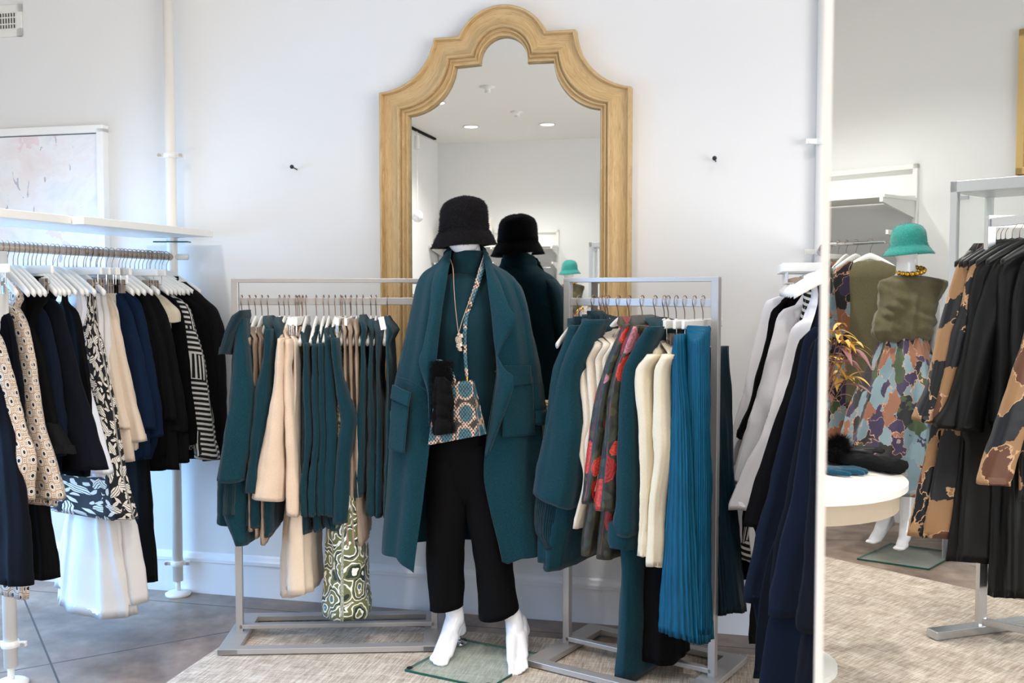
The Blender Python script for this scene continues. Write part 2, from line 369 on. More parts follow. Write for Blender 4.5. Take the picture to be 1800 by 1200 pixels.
# left wall with the shop window opening
w = MB()
def wb(n0, n1, z0, z1): w.box(UL - .06, (n0 + n1) / 2, (z0 + z1) / 2, .12, n1 - n0, z1 - z0)
wb(NB, .8, 0, HZ); wb(4.0, NW, 0, HZ); wb(.8, 4.0, 0, .1); wb(.8, 4.0, 1.9, HZ)
o = w.build('wall_left', M['wall_paint']); o.rotation_euler = (0, 0, -TH); struct(o)
w = MB()
for n in (.8, 2.4, 4.0): w.box(UL - .06, n, 1.0, .06, .06, 1.8)
for z in (.1, 1.9): w.box(UL - .06, 2.4, z, .06, 3.26, .06)
o = w.build('window_1', M['white_frame']); o.rotation_euler = (0, 0, -TH); struct(o)
def molding(name, n, side):
    m = MB(); prof = [(0, 0), (.018, 0), (.018, .15), (.024, .153), (.024, .168), (.014, .175), (.010, .188), (.004, .195), (0, .195)]
    m.loft([[(u, n - side * a, z) for a, z in prof] for u in (UL, UR)])
    o = m.build(name, M['trim_paint']); o.rotation_euler = (0, 0, -TH); struct(o)
molding('baseboard_front', NW, 1); molding('baseboard_back', NB, -1)
# rugs
def rug(name, u0, u1, n0, n1, label):
    o = MB().box((u0 + u1) / 2, (n0 + n1) / 2, .004, u1 - u0, n1 - n0, .008).build(name, M['woven_rug'])
    o.rotation_euler = (0, 0, -TH); tag(o, label, 'rug')
rug('woven_rug', -2.06, 1.5, .95, 3.98, 'beige woven flat rug under the two grey metal clothes racks')
rug('woven_rug', -3.5, 1.5, -2.98, .9, 'beige woven flat rug under the black coat rack seen in standing mirror')

# ------------------------------------------------------------------ lights
def downlight(u, n, power, i):
    r = root('ceiling_downlight', '', 'ceiling light', room(u, n, HZ), 0, 'recessed ceiling downlights')
    MB().lathe([(.075, 0), (.095, -.002), (.1, -.008), (.085, -.012), (.075, -.006)], 32, cap=(False, False)).build('trim_ring', M['white_plastic'], r, smooth=True)
    MB().lathe([(.001, -.004), (.076, -.004)], 32, cap=(False, False)).build('lamp_disc', M['lamp_disc'], r)
    l = bpy.data.lights.new('spot', 'SPOT'); l.energy = power; l.spot_size = R(125); l.spot_blend = .9; l.shadow_soft_size = .06; l.color = (1, .95, .9)
    o = bpy.data.objects.new('downlight_spot', l); COL.objects.link(o); o.location = (0, 0, -.03); o.parent = r
    return r
# ------------------------------------------------------------------ hangers
def make_hanger(arm='white_plastic'):
    r = bpy.data.objects.new('clothes_hanger', None); COL.objects.link(r)
    hk = MB(); pts = []
    for i in range(15):
        a = R(-60 + i * 235 / 14); pts.append((.0 + .021 * math.sin(a - R(90)) * -1 * 1.0, 0, -.012 + .021 * math.cos(a - R(90))))
    pts = [(.019 * math.cos(R(200 - i * 17)), 0, -.017 + .021 * math.sin(R(200 - i * 17))) for i in range(14)] + [(.004, 0, -.048), (0, 0, -.06), (0, 0, -.092)]
    hk.tube(pts, .0019, 6).build('hook', M['copper_wire'], r, smooth=True)
    m = MB(); rings = []
    for i in range(25):
        x = -.165 + .33 * i / 24; a = abs(x) / .165
        z = -.1 - .085 * a ** 1.3; h = sm(.021, .013, a); d = sm(.0055, .008, a)
        rings.append([(x, math.cos(q) * d, z + math.sin(q) * h) for q in [2 * math.pi * k / 10 for k in range(10)]])
    m.loft(rings).build('shoulder_arm', M[arm], r, smooth=True)
    return r
def make_clip_hanger():
    r = bpy.data.objects.new('clip_hanger', None); COL.objects.link(r)
    pts = [(.019 * math.cos(R(200 - i * 17)), 0, -.017 + .021 * math.sin(R(200 - i * 17))) for i in range(14)] + [(.004, 0, -.048), (0, 0, -.06), (0, 0, -.09)]
    MB().tube(pts, .0019, 6).build('hook', M['copper_wire'], r, smooth=True)
    MB().box(0, 0, -.098, .35, .012, .03).build('bar', M['white_plastic'], r, bevel=.003)
    MB().tube([(-.155, 0, -.11), (-.155, 0, -.15), (.155, 0, -.15), (.155, 0, -.11)], .0018, 6).build('clip_rail', M['chrome'], r)
    for s in (-1, 1):
        MB().box(s * .12, -.007, -.158, .03, .004, .055).box(s * .12, .007, -.158, .03, .004, .055).tube([(s * .12 - .012, 0, -.15), (s * .12 + .012, 0, -.15)], .007, 8).build('clip', M['clip_metal'], r)
    return r
H1 = make_hanger(); H2 = make_clip_hanger(); H3 = make_hanger('black_plastic'); USED = set()
def hanger(kind, loc, yaw, label, group):
    p = (H1, H2, H3)[kind - 1]
    c = p if kind not in USED else copy_tree(p)
    USED.add(kind); put(c, loc, yaw); tag(c, label, 'clothes hanger', group); return c

# ------------------------------------------------------------------ cloth lofts
def interp(rows, n):                       # rows: lists starting with the key z; smooth in between
    rows = sorted(rows, key=lambda r: -r[0]); zs = [r[0] for r in rows]; k = len(rows[0]); out = []
    sl = []
    for i in range(len(rows)):
        a = max(i - 1, 0); b = min(i + 1, len(rows) - 1); dz = (zs[b] - zs[a]) or 1e-6
        sl.append([(rows[b][j] - rows[a][j]) / dz for j in range(k)])
    seg = 0
    for q in range(n):
        z = zs[0] + (zs[-1] - zs[0]) * q / (n - 1)
        while seg < len(rows) - 2 and z < zs[seg + 1]: seg += 1
        h = (zs[seg + 1] - zs[seg]) or 1e-6; t = min(1, max(0, (z - zs[seg]) / h)); r0, r1 = rows[seg], rows[seg + 1]
        t2, t3 = t * t, t * t * t; o = [z]
        for j in range(1, k):
            o.append((2 * t3 - 3 * t2 + 1) * r0[j] + (t3 - 2 * t2 + t) * h * sl[seg][j] * .8 + (-2 * t3 + 3 * t2) * r1[j] + (t3 - t2) * h * sl[seg + 1][j] * .8)
        out.append(o)
    return out
def drape(rows, seed=0, amp=.006, k=9, n=72, m=40, ex=.8, tiltx=0, tilty=0, pleat=0, topdip=0, wob=.006, hem=.003, wr=.010):
    """closed loft through rows (z,x0,x1,y0,y1) with folds that deepen downwards"""
    b = MB(); rs = interp(rows, m); rnd = random.Random(seed); ph = [rnd.uniform(0, 6.28) for _ in range(5)]
    z0, z1 = rs[0][0], rs[-1][0]; rings = []; uvs = []
    per = 2 * (abs(rs[m // 2][2] - rs[m // 2][1]) + abs(rs[m // 2][4] - rs[m // 2][3]))
    def ring(r, g, sc=1, dz=0):
        z, x0, x1, y0, y1 = r; cx, cy = (x0 + x1) / 2, (y0 + y1) / 2; a = max(.004, (x1 - x0) / 2) * sc; c = max(.003, (y1 - y0) / 2) * sc; pts = []
        A = amp * (.25 + .75 * g) * min(1, max(a, c) / .06)
        for i in range(n):
            q = 2 * math.pi * i / n; co, si = math.cos(q), math.sin(q)
            x = a * math.copysign(abs(co) ** ex, co); y = c * math.copysign(abs(si) ** ex, si)
            nx, ny = co / a, si / c; L = math.hypot(nx, ny); nx /= L; ny /= L
            wp = 1.6 * noise.noise((co * 1.7 + seed, si * 1.7, z * 1.5)) + ph[0]
            rdg = 1 - 2 * abs(math.sin(k * q / 2 + wp + .5 * math.sin(2 * g + ph[1])))
            d = A * (rdg * .75 * (.55 + .9 * abs(noise.noise((co * 2.3, si * 2.3, seed + z)))) + .6 * math.sin(3 * q + ph[2] + 3 * g))
            d += wr * .6 * (.3 + .7 * g) * (abs(noise.noise((x * 9 + seed, y * 9 + z * 5, z * 17 + x * 6))) - .2)
            if pleat: d += pleat * (.3 + .7 * g) * (abs(((q * n / 2 / math.pi) % 4) - 2) - 1)
            d += wob * noise.noise((x * 14 + seed * 3.1, y * 14 + seed, z * 7))
            zz = z + dz + tiltx * (x / max(a, .01)) * a * g ** 2 + tilty * y * g ** 2 + (hem * math.sin(2 * q + ph[3]) * g ** 6)
            zz -= topdip * (1 - (y / c) ** 2) * (1 - g) ** 8
            pts.append((cx + x + nx * d, cy + y + ny * d, zz))
        return pts
    for j, r in enumerate(rs):
        g = (z0 - r[0]) / (z0 - z1 + 1e-9); rings.append(ring(r, g)); uvs += [(per * i / n + seed * .37, r[0] + seed * .11) for i in range(n)]
    for sc, dz in ((.96, .004), (.86, .03)):
        rings.append(ring(rs[-1], 1, sc, dz)); uvs += [(per * i / n + seed * .37, rs[-1][0] + dz + seed * .11) for i in range(n)]
    return b.loft(rings, (True, True), uvs=uvs)
class Rack:
    def __init__(s, P0, P1, z, name, a0=None, a1=None):   # a0..a1: heading of the hangers' long axis
        s.P0 = Vector((P0[0], P0[1], z)); s.P1 = Vector((P1[0], P1[1], z)); s.z = z; s.name = name; s.a0 = a0; s.a1 = a1
    def hook(s, px):
        k = (px - 900) / F; d = s.P1 - s.P0
        dep = lambda P: P.y * cp - (P.z - HC) * sp
        t = (k * dep(s.P0) - s.P0.x) / (d.x - k * (d.y * cp)); return s.P0 + d * t, t
    def yaw(s, t): return sm(s.a0, s.a1, min(1, max(0, t)))
PER = {}
def garment(rack, hpx, short, parts, kind=1, cat='garment', name='hanging_garment', dz=0, hang=True, dyaw=0):
    """parts: (part name, material, mode, rows, options). mode 's' = outline seen from the side of the shoulder: rows (py, pxL, pxR) on the hanger's own plane,
       mode 'e' = rows (py, pxL, pxR) across the rail at the near sleeve; 'l' = local rows (z,x0,x1,y0,y1)"""
    O, t = rack.hook(hpx); yaw = rack.yaw(t) + dyaw; O = O.copy(); O.z += .004
    ex = Vector((math.cos(yaw), math.sin(yaw), 0)); ey = Vector((-math.sin(yaw), math.cos(yaw), 0))
    name, cat = kind_of(short, name, cat)
    g = root(name, short + ', ' + rack.name, cat, O, yaw)
    for pi, (pn, mat, mode, rows, op) in enumerate(parts):
        op = dict(op); loc = []
        if mode == 'l': loc = [tuple(r) for r in rows]
        elif mode == 'e':
            off = op.pop('off', .2); half = op.pop('half', .06); P = O + ex * off
            for py, a, b in rows:
                A = hit(a, py, P, ex) - O; B = hit(b, py, P, ex) - O
                y0, y1 = sorted((A.dot(ey), B.dot(ey))); h = half[0] if isinstance(half, tuple) else half
                loc.append(((A.z + B.z) / 2, off - (half[0] if isinstance(half, tuple) else half), off + (half[1] if isinstance(half, tuple) else half * .6), y0, y1))
            if op.pop('neck', False):
                z0 = loc[0][0]; zt_ = -.122 if z0 < -.15 else z0 + .03
                loc = [(zt_, -.085, .085, -.010, .010), (sm(zt_, z0, .5), -.14, .14, -.013, .013)] + loc
        else:
            th = op.pop('th', (.016, .03)); yo = op.pop('yo', 0); n = len(rows)
            for i, (py, a, b) in enumerate(rows):
                xs = []
                for v in (a, b):
                    if v is None: xs.append(None); continue
                    A = hit(v, py, O + ey * yo, ey) - O; xs.append(A.dot(ex)); zz = A.z
                if xs[0] is None: xs[0] = -xs[1]
                if xs[1] is None: xs[1] = -xs[0]
                xs.sort(); h = sm(th[0], th[1], i / max(1, n - 1)); loc.append((zz, xs[0], xs[1], yo - h, yo + h))
            if op.pop('neck', False):
                z0 = loc[0][0]; a, b = loc[0][1], loc[0][2]; zt_ = -.122 if z0 < -.15 else z0 + .03
                loc = [(zt_, max(a * .8, -.095), min(b * .8, .095), -.010, .010), (sm(zt_, z0, .45), a * .72, b * .72, -.014, .014)] + loc
        if len(loc) > 1:                         # keep keys strictly falling
            loc = sorted(loc, key=lambda r: -r[0]); L2 = [loc[0]]
            for r in loc[1:]:
                if r[0] < L2[-1][0] - .004: L2.append(r)
            loc = L2
            if len(loc) < 2: loc.append((loc[0][0] - .03,) + tuple(loc[0][1:]))
        seed = abs(hash_(short + pn)) % 97 + pi
        lab = op.pop('label', None); sl = op.pop('_x', None)
        o = drape(loc, seed=seed, **op).build(pn, M[mat], g, smooth=True)
        if lab: o['label'] = lab
    if hang: hanger(kind, O, yaw, ('hanger of the ', 'clip hanger of the ', 'black hanger of the ')[kind - 1] + short + ', ' + rack.name, 'hangers ' + rack.name)
    return g
def kind_of(short, name, cat):
    if name != 'hanging_garment': return name, cat
    for w_ in short.replace(',', '').split():
        w_ = {'tops': 'top', 'dresses': 'dress', 'sweaters': 'sweater'}.get(w_, w_)
        if w_ in ('coat', 'jacket', 'blazer', 'blouse', 'shirt', 'cardigan', 'sweater', 'dress', 'top', 'skirt', 'tunic'): return w_, w_
    return name, cat
def hash_(s):
    h = 7
    for ch in s: h = (h * 31 + ord(ch)) & 0xffffff
    return h

def side(rack, hpx, short, mat, edge, send, bend, sgn=1, bedge=None, w=36, ins=13, kind=1, sleeve=True, extra=None, cuff=None, amp=.007, k=9, name='hanging_garment', cat='garment', tx=0, hang=True, sth=(.018, .034), bth=(.016, .03), smat=None, dyaw=0):
    def ea(py):
        if py <= edge[0][0]: return edge[0][1]
        for (a, b), (c, d) in zip(edge, edge[1:]):
            if py <= c: return b + (d - b) * (py - a) / (c - a)
        return edge[-1][1]
    f = lambda py, px: (py, None, px) if sgn > 0 else (py, px, None)
    pys = [p for p, _ in edge if p < bend]
    br = [f(py, ea(py) - sgn * (0 if i == 0 else (ins if sleeve else 0))) for i, py in enumerate(pys)]
    if bedge: br = [r for r in br if r[0] < bedge[0][0]] + [f(py, px) for py, px in bedge]
    else: br.append(f(bend, ea(bend) - sgn * (ins if sleeve else 0)))
    parts = [('body', mat, 's', br, dict(neck=True, th=bth, amp=amp, k=k, tiltx=tx))]
    if sleeve:
        e2 = [(p, x) for p, x in edge if p < send] + [(send, ea(send))]
        def sr(py, px, i):
            ww = w * (.55 if i == 0 else 1)
            return (py, px - ww, px) if sgn > 0 else (py, px, px + ww)
        parts.append(('sleeve', smat or mat, 's', [sr(py, px, i) for i, (py, px) in enumerate(e2)], dict(th=sth, yo=-.012, amp=.005, k=5, n=40, tiltx=tx)))
        if cuff:
            cm, cpy, fl = cuff; x = ea(send)
            parts.append(('cuff', cm, 's', [sr(send - 6, x - sgn * 2, 1), (sr(cpy, x + sgn * fl, 1))], dict(th=(.03, .036), yo=-.012, amp=.006, k=8, n=48)))
    if extra: parts += extra
    return garment(rack, hpx, short, parts, kind, cat, name, hang=hang, dyaw=dyaw)

# ------------------------------------------------------------------ pipe rack on the left
pf = at(306, 1044, 4.66); XL, YL = -1.585, 4.66
PA = Vector((-1.585, 4.66)); PB = Vector((-1.835, 3.58)); dL = (PB - PA).normalized()
LR = Rack(PA, PB, 1.615, 'on the left pipe rail', R(-6), R(-34))
rk = root('pipe_rack', 'white pipe clothes rack with shelf standing by the left of the wall', 'clothes rack', (PA.x, PA.y, 0))
def lp(v, z): return (v[0] - PA.x, v[1] - PA.y, z)
def pole(v, h, hs):
    MB().tube([lp(v, .07), lp(v, h)], .024, 20).build('pole', M['white_pipe'], rk, smooth=True)
    MB().lathe([(.012, .012), (.012, .08)], 12, lp(v, 0)).lathe([(.058, 0), (.06, .012), (.045, .02), (.02, .024)], 32, lp(v, 0)).build('foot', M['white_plastic'], rk, smooth=True)
    for z in hs:
        m = MB().lathe([(.031, -.012), (.033, 0), (.031, .012)], 20, lp(v, z)); m.box(lp(v, z)[0], lp(v, z)[1], z, .12, .014, .02)
        cl_ = m.build('clamp', M['white_plastic'], rk, bevel=.003)
        for s_ in (-1, 1): MB().tube([(lp(v, z)[0] + s_ * .05, lp(v, z)[1] - .016, z), (lp(v, z)[0] + s_ * .05, lp(v, z)[1] + .01, z)], .008, 8).build('bolt', M['chrome'], cl_)
pole(PA, HZ, (.155, 2.07, 1.7)); pole(PB, 1.585, (.155,))
P9 = PB + dL * .9
MB().tube([lp(PA + dL * -.03, 1.6), lp(P9, 1.6)], .0165, 16).build('hanging_rail', M['beige_metal'], rk, smooth=True)
MB().tube([lp(PA, 1.6), (lp(PA, 0)[0] + .075, lp(PA, 0)[1] - .01, 1.6)], .014, 12).build('rail_clamp', M['white_plastic'], rk, smooth=True)
q0 = at(97, 385, 3.82); sh = Vector((.973, -.23))
A = at(375, 410, 4.62); zs_ = 1.712; pe = Vector((A.x, A.y)); d2 = (Vector((PB.x, PB.y)) - PA).normalized()
m = MB(); L1 = .93
def shelf(a, b, off, z, nm):
    p = pe + d2 * a + sh * off; q = pe + d2 * b + sh * off; c = (p + q) / 2 - sh * .19
    m = MB(); vs = []
    for zz in (z, z + .03):
        for v in (p, q, q - sh * .38, p - sh * .38): vs.append((v.x - PA.x, v.y - PA.y, zz))
    m.add(vs, [(0, 1, 2, 3), (7, 6, 5, 4), (0, 4, 5, 1), (1, 5, 6, 2), (2, 6, 7, 3), (3, 7, 4, 0)]); m.build(nm, M['white_plastic'], rk, bevel=.002)
shelf(.0, .93, 0, 1.69, 'shelf'); shelf(.935, 2.0, -.05, 1.691, 'shelf')
MB().box(lp(PA, 0)[0], lp(PA, 0)[1], 1.67, .16, .05, .006).build('bracket_plate', M['glass_edge'], rk)
# garments on it, from the wall towards the camera
side(LR, 284, 'black wool coat nearest the wall', 'black_wool', [(497, 322), (520, 350), (545, 380), (600, 392), (680, 398), (780, 396)], 800, 805, w=42, extra=[('collar', 'black_wool', 's', [(495, 308, 326), (520, 316, 356), (545, 330, 382), (600, 345, 396), (628, 362, 384)], dict(th=(.02, .045), yo=-.01, amp=.004, tiltx=-.05))])
side(LR, 279, 'second black jacket from the wall', 'black_crepe', [(520, 330), (548, 362), (620, 378), (720, 386), (790, 388)], 808, 790, w=30)
side(LR, 272, 'black jacket with white maze stripes', 'maze_stripe', [(512, 296), (535, 328), (560, 340), (620, 356), (700, 368), (770, 378), (800, 384)], 806, 786, w=40, sth=(.02, .045))
side(LR, 264, 'black shirt with striped shoulder', 'maze_stripe', [(506, 280), (530, 312), (560, 322), (650, 334), (760, 348)], 780, 790, w=26, smat='black_crepe')
side(LR, 257, 'cream knitted short sleeved top', 'ivory', [(508, 268), (528, 296), (548, 314)], 566, 600, w=34, bedge=[(600, 300), (700, 300)])
side(LR, 250, 'black cardigan behind the navy blouses', 'charcoal', [(507, 262), (528, 280), (560, 296), (640, 312), (700, 322), (750, 330)], 758, 800, w=34, bedge=[(760, 330), (812, 334)])
side(LR, 243, 'charcoal black blazer', 'charcoal', [(512, 256), (535, 266), (570, 280), (660, 300), (735, 310)], 738, 800, w=36, bedge=[(740, 306), (826, 314)])
side(LR, 236, 'black tailored shirt', 'black_crepe', [(520, 252), (560, 262), (640, 278), (740, 290)], 800, 820, w=26, bedge=[(760, 284), (826, 288)])
side(LR, 228, 'long black trousers', 'black_wool', [(560, 240), (800, 262), (1020, 276)], 0, 1023, kind=2, sleeve=False, cat='trousers', name='long_trousers', amp=.004, bth=(.02, .03))
side(LR, 220, 'navy blue blouse, farther of two', 'navy', [(513, 228), (530, 246), (560, 254), (640, 268), (720, 282), (765, 286)], 768, 800, w=32, bedge=[(770, 276), (808, 262)])
side(LR, 208, 'navy blue blouse, nearer of two', 'navy', [(517, 212), (532, 224), (560, 234), (640, 252), (700, 264), (752, 270)], 754, 780, w=32, bedge=[(756, 262), (806, 262)])
side(LR, 196, 'cream blouse, farthest of three', 'ivory_blouse', [(528, 200), (550, 208), (600, 216), (680, 232), (770, 246)], 772, 790, w=26)
side(LR, 186, 'cream blouse, middle of three', 'pale_cream', [(522, 192), (545, 202), (600, 214), (680, 232), (740, 248), (774, 257)], 776, 790, w=32)
side(LR, 176, 'cream blouse, nearest of three', 'pale_cream', [(512, 172), (530, 186), (560, 194), (640, 204), (700, 214), (750, 226)], 754, 812, w=32, bedge=[(750, 228), (812, 236)])
side(LR, 150, 'long black and white leaf print skirt', 'leaf_print', [(522, 140), (560, 166), (640, 184), (720, 198), (820, 216), (908, 236)], 0, 908, kind=2, sleeve=False, cat='skirt', name='leaf_print_skirt', amp=.012, k=7, tx=-.06, bth=(.03, .07))
side(LR, 168, 'long white pleated skirt, farther', 'white_sheer', [(560, 150), (800, 200), (900, 228), (920, 238), (1050, 258)], 0, 1052, kind=2, sleeve=False, cat='skirt', name='white_skirt', amp=.012, k=11, tx=-.06, bth=(.02, .075))
side(LR, 158, 'long white pleated skirt, nearer', 'white_sheer', [(560, 140), (800, 180), (900, 206), (920, 214), (1070, 236)], 0, 1078, kind=2, sleeve=False, cat='skirt', name='white_skirt', amp=.014, k=10, tx=-.06, bth=(.02, .085))
side(LR, 128, 'white cotton shirt', 'white_cotton', [(530, 112), (545, 124), (600, 140), (680, 156), (760, 176), (826, 194)], 832, 836, w=30)
side(LR, 112, 'black knitted top behind the navy coat', 'black_crepe', [(528, 112), (548, 134), (600, 146), (700, 160)], 0, 760, w=20, sleeve=False)
side(LR, 80, 'dark navy coat with wide sleeves', 'navy_dark', [(512, 62), (528, 96), (545, 108), (600, 122), (680, 142), (760, 164), (822, 182)], 826, 836, w=56, ins=26, sth=(.02, .05))
side(LR, 62, 'midnight blue jacket', 'navy_mid', [(524, 44), (545, 76), (580, 90), (660, 104), (760, 114)], 800, 836, w=34)
side(LR, 48, 'black blouse with ruffled cuff', 'black_crepe', [(516, 12), (535, 40), (560, 52), (620, 72), (700, 88), (744, 98)], 748, 850, w=34, cuff=('charcoal', 798, 26), bedge=[(760, 90), (880, 100)])
side(LR, 40, 'long black dress with flared hem', 'black_crepe', [(560, 40), (760, 60), (900, 80), (1004, 95)], 0, 1018, sleeve=False, kind=2, cat='dress', name='black_dress', amp=.008, bth=(.03, .06))
side(LR, 22, 'brown circle print blouse, farther', 'circle_print', [(525, 10), (545, 34), (580, 48), (660, 62), (740, 74), (800, 90), (872, 108)], 878, 890, w=40, sth=(.02, .04))
side(LR, 2, 'dark navy blouse between circle prints', 'navy_dark', [(545, 8), (565, 20), (620, 30), (720, 42)], 0, 800, w=30, sleeve=False)
side(LR, -18, 'brown circle print dress, nearer', 'circle_print', [(570, -22), (592, 0), (620, 10), (680, 24), (760, 42), (800, 54), (866, 50)], 880, 900, w=46, bedge=[(700, 20), (880, 44), (1052, 46)], sth=(.02, .045))
side(LR, -34, 'long dark navy skirt', 'navy_dark', [(620, -10), (800, 30), (900, 44), (1030, 52)], 0, 1032, kind=2, sleeve=False, cat='skirt', name='navy_skirt', bth=(.03, .07))
for px in (292, 262, 214, 170, 158, 146, 134, 120, 100, 92, 70, 55, 30, 12):
    O, t_ = LR.hook(px); hanger(2 if 100 < px < 230 else 1, O + Vector((0, 0, .004)), LR.yaw(t_), 'white hanger packed among the clothes on the left pipe rail, its garment hidden', 'spare hangers on left pipe rail')

# ------------------------------------------------------------------ freestanding grey racks
def frame_rack(P0, P1, label, base_half, top=1.483):
    P0 = Vector(P0); P1 = Vector(P1); c = (P0 + P1) / 2; d = (P1 - P0); L = d.length; yaw = math.atan2(d.y, d.x)
    r = root('clothes_rack', label, 'clothes rack', (c.x, c.y, .008), yaw); h = L / 2; w = .028
    for s_ in (-1, 1): MB().box(s_ * h, 0, top / 2, w, w, top - .02).build('post', M['grey_metal'], r, bevel=.002)
    MB().box(0, 0, top - .006, L + w, w, .018).build('top_bar', M['grey_metal'], r, bevel=.002)
    MB().box(0, 0, 1.392, L, .014, .03).build('hanging_bar', M['grey_metal'], r, bevel=.002)
    MB().box(0, 0, .045, L, w, .018).build('lower_bar', M['grey_metal'], r, bevel=.002)
    b = base_half; m = MB()
    for y in (-b, b): m.box(0, y, .016, L + .08, .045, .022)
    for x in (-h, h): m.box(x, 0, .016, .08, 2 * b + .045, .0225)
    m.build('base', M['grey_metal'], r, bevel=.002); return r
frame_rack((-1.13, 4.07), (-.325, 4.11), 'grey metal clothes rack left of the mannequin, holding teal and cream clothes', .2)
frame_rack((.222, 3.93), (.735, 3.585), 'grey metal clothes rack right of the mannequin, ending in a blue pleated dress', .23)
RL = Rack((-1.13, 4.07), (-.325, 4.11), 1.418, 'on the left grey rack', R(-90 + 2.8), R(-90 + 2.8))
_a = math.atan2(3.585 - 3.93, .735 - .222)
RR = Rack((.222, 3.93), (.735, 3.585), 1.418, 'on the right grey rack', _a - R(90), _a - R(90))
EB = dict(off=.16, half=(.34, .04), neck=True); ES = dict(off=.21, half=.05, neck=False, n=44)
def eg(rack, hpx, short, mat, body=None, slv=None, bo=None, so=None, extra=None, kind=1, cat='garment', name='hanging_garment', smat=None, hang=True):
    parts = []
    if body: o = dict(EB); o.update(bo or {}); parts.append(('body', mat, 'e', body, o))
    if slv: o = dict(ES); o.update(so or {}); parts.append(('sleeve', smat or mat, 'e', slv, o))
    if extra: parts += extra
    return garment(rack, hpx, short, parts, kind, cat, name, hang=hang)
eg(RL, 425, 'teal wool coat with ribbed collar', 'teal_wool', body=[(575, 408, 436), (640, 402, 446), (760, 392, 448), (900, 384, 446), (955, 404, 444)],
   slv=[(553, 417, 436), (600, 412, 436), (640, 409, 441), (690, 404, 449), (760, 394, 442), (845, 380, 430)], so=dict(half=.07, amp=.004), extra=[
   ('collar', 'teal_rib', 'e', [(545, 424, 435), (556, 408, 437), (590, 394, 420), (622, 385, 408)], dict(off=.2, half=.1, amp=.003)),
   ('cuff', 'teal_rib', 'e', [(838, 393, 416), (905, 391, 413)], dict(off=.2, half=.04, amp=.002)),
   ('lining', 'teal_knit', 'e', [(840, 384, 424), (920, 382, 418)], dict(off=.1, half=.06, amp=.002))])
for i, (h, nm) in enumerate(((438, 'leftmost of three cream ribbed tops'), (449, 'middle of three cream ribbed tops'), (460, 'rightmost of three cream ribbed tops'))):
    eg(RL, h, nm, 'cream_knit', body=[(588, h - 4, h + 6), (612, h - 5, h + 5), (625, h - 4, h + 5), (700, h - 4, h + 6), (860, h - 3, h + 8), (930 + i * 12, h - 2, h + 9)], bo=dict(amp=.003))
eg(RL, 471, 'teal cardigan right of the cream ribbed tops', 'teal_knit', body=[(570, 464, 480), (620, 458, 480), (700, 446, 474), (840, 436, 470), (924, 430, 474)], slv=[(578, 465, 480), (620, 463, 480), (660, 456, 478), (698, 446, 476), (780, 440, 462), (865, 434, 456)], so=dict(half=.06))
eg(RL, 491, 'teal sweater left of the large cream coat', 'teal_knit', body=[(572, 481, 495), (640, 476, 493), (760, 462, 490), (930, 464, 484), (940, 466, 478)])
eg(RL, 500, 'cream coat with wide flaring sleeve', 'cream_jersey', body=[(596, 490, 502), (700, 482, 508), (800, 470, 516), (872, 466, 512)], slv=[(594, 489, 501), (640, 485, 502), (680, 480, 502), (750, 466, 501), (820, 452, 500), (877, 440, 499)], so=dict(half=(.1, .05), amp=.003, tilty=-.1))
eg(RL, 508, 'cream jacket right of the flaring cream coat', 'cream_jersey', body=[(598, 502, 514), (700, 502, 520), (860, 504, 526), (904, 508, 527)], slv=[(596, 502, 513), (632, 498, 515), (640, 499, 512), (740, 502, 519), (850, 502, 526), (905, 503, 527)], so=dict(half=.06, amp=.003))
eg(RL, 520, 'cream trousers with wide legs', 'pale_cream', body=[(600, 516, 524), (800, 510, 528), (920, 500, 546), (1042, 496, 553)], kind=2, cat='trousers', name='cream_trousers', bo=dict(amp=.008))
eg(RL, 526, 'cream skirt behind the wide trousers', 'cream_jersey', body=[(595, 520, 530), (800, 514, 530), (920, 496, 532), (1046, 490, 530)], kind=2, cat='skirt', name='cream_skirt', bo=dict(off=.05, half=(.2, .05)))
eg(RL, 532, 'taupe dress between cream and teal clothes', 'camel', body=[(600, 528, 534), (800, 530, 545), (1010, 540, 558)], kind=2, cat='dress', name='taupe_dress', bo=dict(off=.02, half=(.15, .05)))
TK = [(538, [(603, 532, 543), (640, 533, 544), (730, 530, 546), (820, 528, 545), (937, 527, 544)], 'leftmost'), (556, [(605, 548, 558), (700, 546, 560), (820, 542, 564), (932, 548, 570)], 'second'),
      (569, [(603, 560, 569), (700, 557, 572), (820, 556, 580), (924, 566, 588)], 'third'), (578, [(592, 570, 582), (700, 568, 588), (820, 566, 598), (928, 572, 606)], 'fourth')]
for h, b, nm in TK: eg(RL, h, nm + ' of five teal fine knit sweaters', 'teal_knit', body=b, slv=[(b[0][0], b[0][1] + 1, b[0][2] - 1), (700, b[1][1] + 2, b[1][2] + 2), (764, b[1][1] + 4, b[1][2] + 5), (850, b[2][1], b[2][2] - 6), (905, b[2][1] + 2, b[2][2] - 6)])
eg(RL, 589, 'rightmost of five teal sweaters with pointed elbow', 'teal_knit', body=[(593, 582, 593), (700, 584, 600), (800, 588, 606), (918, 584, 610)],
   slv=[(594, 582, 594), (640, 586, 599), (690, 592, 612), (722, 596, 624), (740, 598, 628), (760, 596, 624), (820, 590, 616), (880, 586, 612), (918, 584, 610)], so=dict(half=.07, amp=.003))
for i, (h, nm) in enumerate(((607, 'leftmost'), (617, 'middle'), (627, 'rightmost'))):
    eg(RL, h, nm + ' of three cream dresses with gathered shoulders', 'cream_knit', body=[(575, h - 5, h + 6), (590, h - 6, h + 5), (611, h - 4, h + 4), (618, h - 5, h + 5), (700, h - 3, h + 7), (860, h - 4, h + 10), (955, h - 4 + i * 4, h + 16)], bo=dict(amp=.006, k=7), cat='dress', name='cream_dress')
